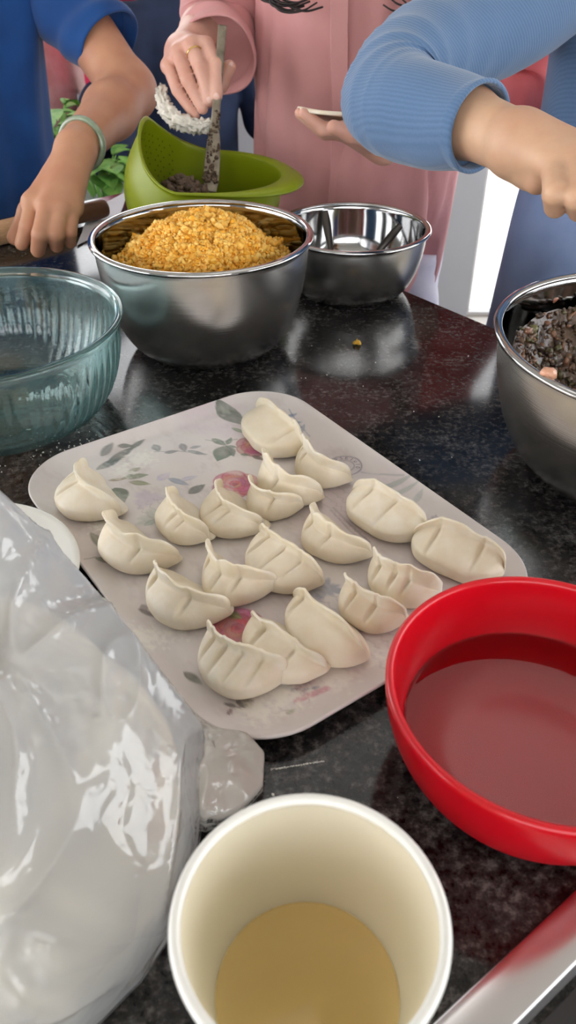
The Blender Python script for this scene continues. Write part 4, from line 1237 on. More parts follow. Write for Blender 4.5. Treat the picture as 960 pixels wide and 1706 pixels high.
# ------------------------------------------------------------------ flour bag, plate, knife, rolling pin
BC = np.array((-0.215, 0.275))
PC = np.array((-0.268, 0.487))
def bag_r(a):   # outline on the worktop
    ang = np.radians([-180, -150, -110, -75, -45, -20, 0, 20, 45, 70, 100, 140, 180])
    rad = [.17, .16, .150, .145, .158, .162, .160, .156, .144, .152, .168, .175, .17]
    return np.interp(a, ang, rad)
def bag_pt(rho, a, shrink=1.0, lift=0.0, cr=1.0):
    r = bag_r((a + math.pi) % (2 * math.pi) - math.pi) * shrink
    bulge = 1 + .05 * math.sin(math.pi * min(rho, 1))
    x = BC[0] + r * math.cos(a) * math.sin(rho * math.pi / 2) ** .9 * bulge; y = BC[1] + r * math.sin(a) * math.sin(rho * math.pi / 2) ** .9 * bulge
    z = 0.128 * shrink * max(math.cos(rho * math.pi / 2), 0) ** .75
    g = math.exp(-((x + .25) ** 2 / .008 + (y - .405) ** 2 / .006))
    z = z + (0.150 * g * (1 - rho ** 4) if cr else 0)
    p = np.array((x, y, z))
    if cr:
        n1 = max(0, 1 - abs(nz(p, 8, 3)) * 1.6) ** 5; n2 = max(0, 1 - abs(nz(p * (1, .55, .8), 19, 8)) * 1.6) ** 5; n3 = nz(p, 5, 1)
        k = .009 * n1 + .0045 * n2 + .010 * n3
        rad = np.array((math.cos(a) * rho, math.sin(a) * rho, 1.1 - rho))
        p = p + unit(rad) * k * (1 - .7 * max(0, rho - .8) / .2)
    p[2] = max(p[2] + lift, 0.0008)
    if math.hypot(p[0] - PC[0], p[1] - PC[1]) < 0.103:      # the bag rests on the plate here
        p[2] = max(p[2], 0.0262)
    return p
root = empty('flour_bag', (BC[0], BC[1], 0)); tag(root, 'crumpled translucent plastic bag of flour in the front left corner', 'bag')
A_ = np.linspace(0, 2 * np.pi, 280, endpoint=False)
rings = [np.array([bag_pt(rho, a) for a in A_]) for rho in np.linspace(0.004, 1.0, 160)]
rings.append(np.array([bag_pt(.999, a, .97) * (1, 1, 0) + (0, 0, .0260 if math.hypot(bag_pt(.999, a, .97)[0] - PC[0], bag_pt(.999, a, .97)[1] - PC[1]) < .103 else .0006) for a in A_]))
mk('plastic_film', *rings_mesh(rings, cap0=True, cap1=True), MT['film'], root)
A2 = np.linspace(0, 2 * np.pi, 90, endpoint=False)
rings = [np.array([bag_pt(rho, a, .95, .0, 0) * (1, 1, .97) + (0, 0, .0012 + .004 * (1 - rho) * nz((a, rho * 3, 0), 2, 1)) for a in A2]) for rho in np.linspace(0.004, 1.0, 40)]
mk('flour', *rings_mesh(rings, cap0=True, cap1=True), MT['flour'], root)
# loose clear corner of the bag lying on the worktop
cor = [(-0.0751, 0.3665, 0.0120), (-0.0509, 0.3389, 0.0200), (-0.0271, 0.3358, 0.0140), (-0.0154, 0.3241, 0.0080), (-0.0161, 0.3039, 0.0060), (-0.0297, 0.2864, 0.0100), (-0.0506, 0.2753, 0.0180), (-0.0681, 0.2797, 0.0300), (-0.0791, 0.3145, 0.0350)]
cc = np.mean(cor, axis=0)
cor_ = np.array(cor + [cor[0]]); ol = np.array([cor_[i] * (1 - t) + cor_[i + 1] * t for i in range(len(cor)) for t in np.linspace(0, 1, 10, endpoint=False)])
rings = []
for rho in np.linspace(.02, 1, 26):
    rr = []
    for k, p in enumerate(ol):
        q = cc + (p - cc) * rho
        n1 = 1 - abs(nz(q, 38, 5)) * 2.2
        q = q + np.array((0, 0, .006 * n1 + .010 * (1 - rho ** 2)))
        q[2] = max(q[2], .0012); rr.append(q)
    rings.append(np.array(rr))
low = [r * (1, 1, 0) + (0, 0, .0006) for r in (rings[-1], rings[-12])]
mk('bag_corner', *rings_mesh(rings + low, cap0=True, cap1=True), MT['film_clear'], root)

PR = 0.098
prof = [(0, 0.0), (.052, 0.0), (.055, .002), (.075, .009), (PR - .004, .019), (PR, .0215), (PR + .0006, .0228), (PR - .001, .0238), (PR - .006, .0225), (.074, .0125), (.052, .0055), (0, .005)]
o = mk('white_plate', *lathe(prof, 128, (PC[0], PC[1], 0)), MT['white_glaze'])
tag(o, 'plain white plate rim showing between the flour bag and tray', 'plate')

# broad steel knife lying in the lower right corner
k0, k1 = np.array((0.0664, 0.1635, 0.0040)), np.array((0.1886, 0.2557, 0.0040))
k2 = np.array((0.1153, 0.1635, 0.0040))
kd = unit((k1 - k0) * (1, 1, 0)); kn = np.array((kd[1], -kd[0], 0))
if (k2 - k0) @ kn < 0: kn = -kn
kw = float((k2 - k0) @ kn); kl = 0.26
ks = k0 - kd * .08
root = empty('kitchen_knife', (ks[0], ks[1], 0)); tag(root, 'broad satin steel knife blade in the lower right corner', 'knife')
rings = []
for s in np.linspace(0, 1, 26):
    tp = 1 - max(0, (s - .82) / .18) ** 2 * .85
    c = ks + kd * kl * s
    x0, x1 = 0.0, kw * tp
    rings.append(np.array([[*(c + kn * a)[:2], z] for a, z in ((x0, .0035), (x0 + .0015, .0046), (x0 + .006, .0052), (x0 + (x1 - x0) * .55, .0056), (x0 + (x1 - x0) * .8, .0044), (x1, .0024), (x0 + (x1 - x0) * .6, .0022), (x0 + .002, .0022))]))
mk('blade', *rings_mesh(rings, cap0=True, cap1=True), MT['steel_blade'], root)
hc = ks + kn * kw * .35
mk('handle', *tube([(*(hc + kd * .012)[:2], .010, .010, .008), (*(hc - kd * .02)[:2], .010, .013, .0095), (*(hc - kd * .07)[:2], .010, .012, .009), (*(hc - kd * .11)[:2], .010, .014, .0098), (*(hc - kd * .115)[:2], .010, .009, .007)], 26, 16, ref=kn), MT['dark_board'], root)
# dark board under the knife edge
b0 = np.array((0.1218, 0.1650, 0.0000)); bb = b0 + kn * .001 - kd * .06
V, F = [], []
pl = [bb, bb + kd * .30, bb + kd * .30 + kn * .16, bb + kn * .16]
o = mk('slate_board', *slab([p[:2] for p in pl], 0.0, .0018, .0004), MT['dark_board'], smooth=False)
tag(o, 'thin dark slate board beside the knife blade', 'board')

# rolling pin under the left hand
r0, r1 = np.array((-0.5132, 1.2788, 0.0190)), np.array((-0.3174, 1.4500, 0.0190))
d = unit(r1 - r0)
root = empty('rolling_pin', tuple((r0 + r1) / 2 - (0, 0, .019))); tag(root, 'wooden rolling pin under the hand with the jade bangle', 'rolling pin')
LN = np.linalg.norm(r1 - r0)
mk('barrel', *tube([(*(r0), .010), (*(r0 + d * .002), .0175), (*(r0 + d * LN * .3), .0185), (*(r0 + d * (LN * .64)), .0185), (*(r0 + d * (LN * .66)), .0165), (*(r0 + d * (LN * .662)), .010)], 50, 24), MT['wood'], root)
mk('handle', *tube([(*(r0 + d * LN * .655), .010), (*(r0 + d * LN * .68), .0145), (*(r0 + d * LN * .85), .0155), (*(r0 + d * LN * .975), .0150), (*r1, .009)], 30, 20), MT['wood_dark'], root)

# white paper sheets behind the rolling pin
def sheet(name, P4, label, cat, mat, seed, amp=.004):
    P = np.array(P4, float); n = 18
    V = []
    for i in range(n):
        for j in range(n):
            u, w = i / (n - 1), j / (n - 1)
            p = P[0] * (1 - u) * (1 - w) + P[1] * u * (1 - w) + P[2] * u * w + P[3] * (1 - u) * w
            p[2] += amp * abs(nz(p, 22, seed)) + .0006
            V.append(p)
    F = [(i * n + j, (i + 1) * n + j, (i + 1) * n + j + 1, i * n + j + 1) for i in range(n - 1) for j in range(n - 1)]
    V = np.array(V); nv = len(V)
    V = np.vstack([V, V - (0, 0, .0005)])
    F = F + [tuple(i + nv for i in reversed(f)) for f in F]
    tag(mk(name, V, F, mat), label, cat)
sheet('paper_sheet', [(-0.3431, 1.3055, -0.0000), (-0.3577, 1.4916, 0.0000), (-0.3079, 1.6168, 0.0000), (-0.2968, 1.4251, 0.0000)], 'white crumpled paper sheet beside the rolling pin handle', 'paper', MT['paper'], 2)

# jade-free worktop items end here; the far table with greens behind the blue shirt
TZ = -0.16
root = empty('side_table', (-0.68, 2.14, FZ)); tag(root, 'white side table behind the person in the blue shirt', 'table')
mk('tabletop', *box(-1.25, -0.38, 1.98, 2.30, TZ - .03, TZ), MT['paper'], root, smooth=False)
for (x, y) in ((-1.2, 2.02), (-.43, 2.02), (-1.2, 2.26), (-.43, 2.26)):
    mk('leg', *box(x - .02, x + .02, y - .02, y + .02, FZ, TZ - .03), MT['white_frame'], root, smooth=False)
def greens(c, n, spread, hgt, label, seed):
    rs = np.random.default_rng(seed)
    root = empty('leafy_greens', tuple(c)); tag(root, label, 'vegetables', 'leafy greens on the side table')
    stems = []
    for i in range(n):
        a = rs.uniform(0, 6.283); r = spread * math.sqrt(rs.random())
        p0 = np.array(c) + (r * .35 * math.cos(a), r * .35 * math.sin(a), .004)
        p1 = np.array(c) + (r * math.cos(a), r * math.sin(a), hgt * rs.uniform(.55, 1.0))
        stems.append(tube([(*p0, .003), (*((p0 + p1) / 2 + (0, 0, .01)), .0025), (*p1, .0018)], 8, 6))
        d = unit((math.cos(a), math.sin(a), rs.uniform(-.2, .6))); s = unit(np.cross(d, (0, 0, 1))); u = np.cross(s, d)
        L, W = rs.uniform(.05, .09), rs.uniform(.018, .032)
        V, F = [], []
        for q in range(7):
            t = q / 6
            w = W * math.sin(math.pi * min(t * .92 + .05, 1)) 
            ctr = p1 + d * L * t - np.array((0, 0, .03 * t * t))
            V += [ctr - s * w + u * .006, ctr, ctr + s * w + u * .006]
        for q in range(6):
            b = q * 3
            F += [(b, b + 1, b + 4, b + 3), (b + 1, b + 2, b + 5, b + 4)]
        mk('leaf', V, F, MT['leaf'], root)
    mk('stems', *join(stems), MT['leaf'], root)
greens((-0.61, 2.16, TZ), 46, .12, .20, 'bunch of leafy greens left of the jade bangle', 3)
greens((-0.47, 2.12, TZ), 30, .08, .10, 'low bunch of leafy greens between the wrist and strainer', 4)

# ------------------------------------------------------------------ people
def chain(pts, radii, k):
    return [(pts[i], pts[i + 1], radii[i], radii[i + 1], k) for i in range(len(pts) - 1)]

def head_prims(c, f, s=1.0):
    c = np.array(c, float); f = unit(f); r = unit(np.cross(f, (0, 0, 1))); u = np.array((0, 0, 1.0))
    P = [(c + u * .03 - f * .012, c + u * .035 - f * .012, .083 * s, .083 * s, .01),
         (c - u * .045 + f * .025, c + u * .01 + f * .022, .052 * s, .066 * s, .03),
         (c - u * .088 + f * .052, c - u * .080 + f * .052, .022 * s, .022 * s, .02),
         (c + f * .082 - u * .005, c + f * .098 - u * .038, .008, .0135, .012)]
    for s_ in (-1, 1):
        P.append((c + r * s_ * .078 - u * .012, c + r * s_ * .081 - u * .042, .014, .010, .006))
        P.append((c + r * s_ * .031 + f * .094 + u * .002, c + r * s_ * .036 + f * .092 + u * .002, .013, .013, -.008))
        P.append((c + r * s_ * .031 + f * .076 + u * .001, c + r * s_ * .032 + f * .076 + u * .001, .0125, .0125, .001))
    P.append((c + r * .018 + f * .081 - u * .058, c - r * .018 + f * .081 - u * .058, .006, .006, .004))
    return P
def hair_prims(c, f, length, back=.05):
    c = np.array(c, float); f = unit(f); r = unit(np.cross(f, (0, 0, 1))); u = np.array((0, 0, 1.0))
    P = [(c + u * .042 - f * .020, c + u * .045 - f * .022, .092, .092, .01)]
    for s_ in (-1, -.5, 0, .5, 1):
        P.append((c - f * (.045 if abs(s_) < 1 else .02) + r * s_ * .062 + u * .03, c - f * back + r * s_ * .072 - u * length, .040, .030, .02))
    P.append((c + f * .080 - u * .045, c + f * .080 - u * .006, .060, .058, -.008))
    return P
def eyes(c, f, root, mat):
    c = np.array(c, float); f = unit(f); r = unit(np.cross(f, (0, 0, 1)))
    for s_ in (-1, 1):
        e = c + r * s_ * .031 + f * .0862 + np.array((0, 0, .001))
        v = ICO_V * .0045 + e
        mk('eye', v, ICO_F, mat, root)

def person(prims, vox, mat, label, base):
    V, F = sdf_mesh(prims, vox)
    o = mk('person', V, F, mat, base=base)
    tag(o, label, 'person')
    return o

def fold(amp, freqs, seed, cross=0.0):
    """soft cloth folds along a tube"""
    def f(s, th, p, a, b):
        out = np.zeros(len(th))
        for k, (fs, ft, w) in enumerate(freqs):
            out += w * np.sin(fs * s * 6.283 + ft * th + seed * (k + 1.3))
        return amp * out
    return f

def nail(root, tip, toward, out, mat=None, s=(.0062, .0048)):
    t = unit(toward); n = unit(out); r = unit(np.cross(t, n)); n = np.cross(r, t)
    V = [np.array(tip) + n * .0008]
    m = 14
    for q in range(m):
        a = 6.283 * q / m
        V.append(np.array(tip) + t * s[0] * math.cos(a) + r * s[1] * math.sin(a) - n * .0016)
    mk('fingernail', V, [(0, 1 + q, 1 + (q + 1) % m) for q in range(m)], MT['nail'], root)

def shoes(root, xs, y, yaw, mat):
    f = np.array((math.sin(yaw), -math.cos(yaw), 0)); 
    for x in xs:
        c = np.array((x, y, FZ + .03))
        mk('shoe', *tube([(*(c - f * .07), .02), (*(c - f * .05), .038, .032), (*(c + f * .04 - (0, 0, .003)), .042, .027), (*(c + f * .13 - (0, 0, .008)), .040, .022), (*(c + f * .17 - (0, 0, .008)), .02, .014)], 24, 18, ref=(0, 0, 1)), mat, root)

def two_legs(root, name, cx, cy, ztop, dx, r0, r1, mat, seed):
    for s_ in (-1, 1):
        mk(name, *tube([(cx + s_ * dx, cy, ztop, r0), (cx + s_ * dx, cy, ztop - .25, r0 * .9), (cx + s_ * dx * 1.05, cy, (ztop + FZ) / 2, (r0 + r1) / 2), (cx + s_ * dx * 1.05, cy, FZ + .05, r1)], 40, 30, ref=(1, 0, 0),
            disp=fold(.004, ((5, 2, 1), (9, 3, .6)), seed)), mat, root)

# ---- person in the blue T-shirt (left)
SA, EA, WA = np.array((-0.4898, 1.8557, 0.3815)), np.array((-0.2877, 1.6198, 0.1727)), np.array((-0.3285, 1.3445, 0.1424))
bx, by = -0.66, 1.74
pr = [((bx, by, -.10), (bx + .01, by, .30), .12, .13, .02, (0, 1, 0), 1.35), ((bx - .15, by + .02, .40), tuple(SA), .065, .065, .06),
      ((bx, by - .04, .42), (bx, by - .07, .54), .055, .052, .04)]
pr += head_prims((bx + .01, by - .13, .66), (.25, -.9, 0))
# far arm, bent towards the worktop
SA2, EA2, WA2 = np.array((bx - .17, by + .02, .39)), np.array((bx - .26, by - .12, .15)), np.array((-0.5787, 1.2762, 0.0863))
pr += chain([SA2, EA2], [.050, .042], .03) + chain([EA2, WA2], [.043, .030], .02)
pr += chain([WA2, np.array((-0.4978, 1.2123, 0.0687)), np.array((-0.4609, 1.2199, 0.0457))], [.032, .030, .016], .015)
pr += [(tuple(SA), tuple(EA), .056, .045, .03), (tuple(EA), tuple(EA * .62 + WA * .38), .0450, .0440, .03), (tuple(EA * .62 + WA * .38), tuple(WA), .0440, .0300, .02)]
mc = [np.array(p) for p in ((-0.3802, 1.2358, 0.0911), (-0.3538, 1.2152, 0.0922), (-0.3332, 1.2156, 0.0894), (-0.3204, 1.2315, 0.0855))]
pi_ = [np.array(p) for p in ((-0.3826, 1.1990, 0.0678), (-0.3585, 1.1740, 0.0647), (-0.3377, 1.1800, 0.0627), (-0.3222, 1.1992, 0.0598))]
ti = [np.array(p) for p in ((-0.3963, 1.1989, 0.0430), (-0.3691, 1.1830, 0.0387), (-0.3431, 1.1923, 0.0426), (-0.3259, 1.2069, 0.0420))]
for m in mc: pr.append((tuple(WA * .93 + m * .07), tuple(m), .0235, .0150, .016))
pr.append((tuple(mc[0]), tuple(mc[3]), .0150, .0130, .010))
for m, p, t, r in zip(mc, pi_, ti, (.0120, .0125, .0120, .0105)):
    pr += [(tuple(m), tuple(p), r + .0006, r, .004), (tuple(p), tuple(t), r, r * .86, .003)]
pr += chain([np.array((-0.3564, 1.2930, 0.1081)), np.array((-0.3984, 1.2690, 0.0686)), np.array((-0.4188, 1.2393, 0.0382))], [.021, .0155, .0115], .008)
A = person(pr, .003, MT['skin_a'], 'person in a blue T-shirt wearing a jade bangle, pressing a rolling pin', (bx, by, FZ))
def torso_keys(c, rows): return [(c[0] + dx, c[1] + dy, z, rx, ry) for z, dx, dy, rx, ry in rows]
def torso_disp(amp, seed, n1=5, n2=11):
    def f(s, th, p, a, b):
        v = np.sin(n1 * th + 4 * s + seed) * .6 + np.sin(n2 * th - 7 * s + 2 * seed) * .35 + np.sin(3 * th + 13 * s + seed) * .4
        return amp * v * (1.15 - s)
    return f
mk('t_shirt', *tube(torso_keys((bx, by), [(-.30, 0, 0, .195, .150), (-.12, 0, 0, .190, .148), (.05, 0, -.005, .188, .142), (.20, 0, 0, .192, .138), (.32, 0, .01, .198, .120), (.41, 0, .02, .180, .09), (.47, 0, .0, .09, .068), (.485, 0, -.01, .066, .06)]), 70, 72, ref=(1, 0, 0), disp=torso_disp(.018, 1.0)), MT['blue_tee'], A)
mk('sleeve', *tube([(*(SA + (-.05, .02, .03)), .07), (*SA, .080), (*np.array((-0.4120, 1.7611, 0.2993)), .076), (*np.array((-0.3601, 1.7151, 0.2607)), .069), (*np.array((-0.3256, 1.6883, 0.2373)), .065)], 44, 48,
    disp=fold(.0022, ((3, 1, 1), (5, 2, .7), (1.5, 3, .8)), 2), lip=.004), MT['blue_tee'], A)
mk('sleeve', *tube([(*(SA2 + (.05, 0, .03)), .07), (*SA2, .078), (*(SA2 * .7 + EA2 * .3), .07), (*(SA2 * .45 + EA2 * .55), .064)], 30, 36, disp=fold(.002, ((3, 1, 1), (5, 2, .7)), 3), lip=.004), MT['blue_tee'], A)
mk('hair', *sdf_mesh(hair_prims((bx + .01, by - .13, .66), (.25, -.9, 0), .06), .008), MT['hair'], A)
eyes((bx + .01, by - .13, .66), (.25, -.9, 0), A, MT['hair'])
two_legs(A, 'trouser_leg', bx, by, -.26, .095, .092, .06, MT['navy'], 1)
shoes(A, (bx - .1, bx + .1), by, .2, MT['dark_board'])
# jade bangle on the wrist
bcx = WA * .92 + EA * .08
ax_ = unit(EA - WA); ax_ = unit(ax_ + np.array((0.15, 0, -.25)))
e1 = unit(np.cross(ax_, (0, 0, 1))); e2 = np.cross(ax_, e1)
bc = bcx + (0, 0, -.002)
rings = []
for a in np.linspace(0, 2 * np.pi, 72, endpoint=False):
    rd = e1 * math.cos(a) + e2 * math.sin(a)
    rings.append(np.array([bc + rd * (.0365 + .0048 * math.cos(q)) + ax_ * .0062 * math.sin(q) for q in np.linspace(0, 2 * np.pi, 14, endpoint=False)]))
rings.append(rings[0])
o = mk('bangle', *rings_mesh(rings), MT['jade'])
tag(o, 'pale green jade bangle on the wrist above the rolling pin', 'bangle')

# ---- person in the pink shirt (middle)
cx, cyy = 0.128, 1.61
SB, EB, WB = np.array((-.055, 1.63, .49)), np.array((-.125, 1.685, .275)), np.array((-0.1695, 1.4969, 0.2507))
pr = [((cx, cyy, -.15), (cx, cyy, .40), .115, .125, .02, (0, 1, 0), 1.35), (tuple(SB), (cx + .18, cyy + .02, .49), .062, .062, .05),
      ((cx, cyy - .01, .50), (cx, cyy - .03, .64), .054, .050, .04)]
pr += head_prims((cx, cyy - .06, .77), (-.2, -.95, 0))
pr += [(tuple(SB), tuple(EB), .048, .042, .03), (tuple(EB), tuple(EB * .6 + WB * .4), .0420, .0400, .02), (tuple(EB * .6 + WB * .4), tuple(WB), .0400, .0280, .02)]
mc = [np.array(p) for p in ((-0.1274, 1.4354, 0.2691), (-0.1497, 1.4359, 0.2698), (-0.1715, 1.4400, 0.2586), (-0.1887, 1.4443, 0.2397))]
pi_ = [np.array(p) for p in ((-0.1092, 1.3868, 0.2501), (-0.1308, 1.3795, 0.2439), (-0.1537, 1.3813, 0.2315), (-0.1704, 1.3880, 0.2155))]
ti = [np.array(p) for p in ((-0.1086, 1.3624, 0.2117), (-0.1201, 1.3657, 0.2062), (-0.1313, 1.3683, 0.1931), (-0.1447, 1.3746, 0.1817))]
for m in mc: pr.append((tuple(WB * .93 + m * .07), tuple(m), .0225, .0135, .014))
for m, p, t, r in zip(mc, pi_, ti, (.0115, .0115, .0108, .0098)):
    pr += [(tuple(m), tuple(p), r + .0008, r, .0035), (tuple(p), tuple(t), r, r * .80, .002)]
pr.append((tuple(mc[1] * .4 + WB * .6), tuple(ti[2] + np.array((.0, .035, .01))), .024, .018, .010))
thb = [np.array((-0.1456, 1.4735, 0.2284)), np.array((-0.1077, 1.4215, 0.2181)), np.array((-0.0916, 1.4229, 0.2413))]
pr += chain(thb, [.019, .0135, .0108], .006)
# left arm: elbow out to the right, palm up under a wrapper
SB2, EB2, WB2 = np.array((cx + .19, 1.63, .49)), np.array((0.3778, 1.5101, 0.1939)), np.array((0.1464, 1.3195, 0.1509))
pr += [(tuple(SB2), tuple(EB2), .048, .042, .03), (tuple(EB2), tuple(WB2), .042, .0265, .02)]
wdir = np.array((0.0106, 1.3052, 0.2062)) - np.array((0.1053, 1.3076, 0.1846))
vd = unit(np.array((0.0604, 1.3075, 0.1928)) - np.array((0, 0, .46)))
dep = unit(vd + np.array((0, 0, -.10)))
mcl = [np.array((0.0821, 1.3005, 0.1754)) + dep * q for q in (-.030, -.010, .010, .030)]
tpl = [np.array((0.0176, 1.2999, 0.1992)) + dep * q for q in (-.026, -.009, .009, .024)]
for q, (m, t) in enumerate(zip(mcl, tpl)):
    t = t + (m - t) * (.10, .0, .04, .16)[q]
    mid = (m + t) / 2 + np.array((0, 0, -.010))
    pr.append((tuple(WB2), tuple(m), .020, .0125, .012))
    pr += [(tuple(m), tuple(mid), .0105, .0100, .003), (tuple(mid), tuple(t), .0100, .0080, .003)]
pr += chain([WB2 + dep * -.01, np.array((0.0906, 1.2557, 0.1828)), np.array((0.0647, 1.2448, 0.1931))], [.018, .0125, .010], .008)
Bp = person(pr, .003, MT['skin_b'], 'person in a pink shirt stirring with a spatula and holding a dumpling wrapper', (cx, cyy, FZ))
nail(Bp, thb[2] + np.array((.0045, -.0085, .003)), (0.1, 0, 1), (.55, -.85, .1), s=(.0060, .0046))
nail(Bp, ti[0] + np.array((.0, -.0092, .0)), (0, 0.1, -1), (0, -1, .0), s=(.0060, .0046))
nail(Bp, ti[1] + np.array((.0, -.0092, .0)), (0.1, 0.1, -1), (0, -1, .0), s=(.0056, .0044))
def pink_disp(s, th, p, a, b):
    v = np.sin(4 * th + 5 * s + .5) * .7 + np.sin(9 * th - 9 * s) * .5 + np.sin(15 * th + 6 * s) * .25 + np.sin(2 * th + 16 * s) * .4
    deep = np.exp(-((np.sin(th * 1.5 + 2.2 * s + .4)) / .10) ** 2) + .8 * np.exp(-((np.sin(th * 2.5 - 3.0 * s + 1.9)) / .09) ** 2)
    return (.011 * v - .016 * deep) * (1.1 - .75 * s)
shirt_b = mk('shirt', *tube(torso_keys((cx, cyy), [(-.24, -.01, 0, .160, .135), (-.14, 0, 0, .168, .142), (0, 0, 0, .185, .145), (.16, 0, 0, .186, .140), (.32, 0, .01, .188, .132), (.44, 0, .015, .196, .112), (.53, 0, .01, .165, .08), (.575, 0, -.01, .075, .065)]), 90, 110, ref=(1, 0, 0), disp=pink_disp), MT['pink'], Bp)
# button placket down the front
plk = []
for z in np.linspace(-.2, .5, 30):
    plk.append((cx - .045 + .004 * math.sin(z * 14), cyy - .1455 + .10 * max(0, z - .3) ** 1.5 + .0005, z))
rings = []
for p in plk:
    rings.append(np.array([(p[0] - .014, p[1] + .006, p[2]), (p[0] - .013, p[1] - .0035, p[2]), (p[0] + .013, p[1] - .0035, p[2]), (p[0] + .014, p[1] + .006, p[2])]))
mk('placket', *rings_mesh(rings, cap0=True, cap1=True), MT['pink'], shirt_b, smooth=False)
mk('sleeve', *tube([(*(SB + (.05, 0, .03)), .07), (*SB, .074), (-.105, 1.675, .36, .074), (-.120, 1.660, .275, .070), (-.122, 1.600, .248, .066), (-.122, 1.545, .240, .064)], 60, 60,
    disp=fold(.0030, ((2.5, 1, 1), (5, 2, .8), (3, 4, .6), (9, 1, .3)), 1.2), lip=.004), MT['pink'], Bp)
mk('sleeve', *tube([(*(SB2 + (-.05, 0, .03)), .07), (*SB2, .074), (*(SB2 * .5 + EB2 * .5), .068), (*(EB2 + (.006, .004, 0)), .062), (*(EB2 * .75 + WB2 * .25), .056), (*(EB2 * .42 + WB2 * .58), .050)], 60, 52,
    disp=fold(.0034, ((5, 1, 1), (9, 2, .7), (4, 3, .6)), 4.2), lip=.004), MT['pink_lit'], Bp)
mk('hair', *sdf_mesh(hair_prims((cx, cyy - .06, .77), (-.2, -.95, 0), .22), .008), MT['hair'], Bp)
eyes((cx, cyy - .06, .77), (-.2, -.95, 0), Bp, MT['hair'])
hl = []
for k, (pts_) in enumerate((
    [(.02, 1.50, .62), (.0, 1.44, .46), (-0.0254, 1.4552, 0.3442), (-0.0163, 1.4408, 0.3255), (0.0018, 1.4370, 0.3204), (0.0254, 1.4397, 0.3240), (0.0454, 1.4475, 0.3341)],
    [(.03, 1.50, .62), (.005, 1.44, .46), (-0.0363, 1.4596, 0.3499), (-0.0127, 1.4453, 0.3312), (0.0127, 1.4403, 0.3247), (0.0381, 1.4453, 0.3312)],
    [(.23, 1.52, .62), (.25, 1.44, .46), (0.2196, 1.4596, 0.3499), (0.2141, 1.4431, 0.3283), (0.1996, 1.4381, 0.3219), (0.1742, 1.4397, 0.3240), (0.1588, 1.4464, 0.3327)],
    [(.23, 1.52, .62), (.26, 1.44, .46), (0.2314, 1.4596, 0.3499), (0.2232, 1.4419, 0.3269), (0.2051, 1.4348, 0.3175), (0.1851, 1.4364, 0.3197)])):
    for j in range(4):
        off = RNG.normal(size=3) * .003
        hl.append(tube([(*(np.array(p) + off * (1 + .4 * i)), .0030 - .0003 * i) for i, p in enumerate(pts_)], 40, 6))
mk('hair_strands', *join(hl), MT['hair'], Bp)
two_legs(Bp, 'trouser_leg', cx, cyy, -.10, .085, .100, .075, MT['white_trouser'], 2)
shoes(Bp, (cx - .09, cx + .09), cyy, -.2, MT['dark_board'])
# gold ring
rp = mc[1] * .62 + pi_[1] * .38; ra = unit(pi_[1] - mc[1]); e1 = unit(np.cross(ra, (0, 0, 1))); e2 = np.cross(ra, e1)
rings = []
for a in np.linspace(0, 2 * np.pi, 48, endpoint=False):
    rd = e1 * math.cos(a) + e2 * math.sin(a)
    rings.append(np.array([rp + rd * (.0127 + .0009 * math.cos(q)) + ra * .0020 * math.sin(q) for q in np.linspace(0, 2 * np.pi, 10, endpoint=False)]))
rings.append(rings[0])
tag(mk('finger_ring', *rings_mesh(rings), MT['gold']), 'plain gold ring on the finger above the spatula', 'ring')
# crumpled paper towel under the hand
V, F = [], []
tw = [(-0.1983, 1.4203, 0.2166), (-0.1976, 1.4016, 0.2004), (-0.1870, 1.3796, 0.1849), (-0.1636, 1.3629, 0.1747), (-0.1370, 1.3541, 0.1714), (-0.1130, 1.3564, 0.1743)]
tk = []
for p, r in zip(tw, (.005, .010, .013, .013, .011, .006)): tk.append((*np.array(p), r, r * .75))
def crumple(s, th, p, a, b):
    return np.array([0.008 * nz(p + a * math.cos(t) * .02 + b * math.sin(t) * .02, 120, 4) + .006 * nz(p + a * math.cos(t) * .02 + b * math.sin(t) * .02, 260, 6) for t in th])
o = mk('paper_towel', *tube(tk, 50, 36, disp=crumple), MT['towel'])
tag(o, 'crumpled white paper towel tucked under the stirring hand', 'paper towel')
# round dough wrapper on the palm
wc = np.array((0.0584, 1.3048, 0.1974)); wu = unit(wdir); ww = dep - wu * (dep @ wu); ww = unit(ww); wnn = np.cross(wu, ww)
if wnn[2] < 0: wnn = -wnn
rings = []
for rho, zz in ((.01, .0012), (.5, .0012), (.9, .0013), (.985, .0010), (1.0, 0), (.985, -.0010), (.5, -.0010), (.01, -.0010)):
    rings.append(np.array([wc + (wu * math.cos(a) + ww * math.sin(a)) * .046 * rho + wnn * (zz * 2.4 + .0030 * rho ** 2 * math.sin(2 * a + .6) - .003 * rho ** 2 * math.cos(a)) for a in np.linspace(0, 2 * np.pi, 64, endpoint=False)]))
o = mk('dumpling_wrapper', *rings_mesh(rings), MT['dough'])
tag(o, 'flat round dough wrapper lying on the open palm', 'dumpling wrapper')

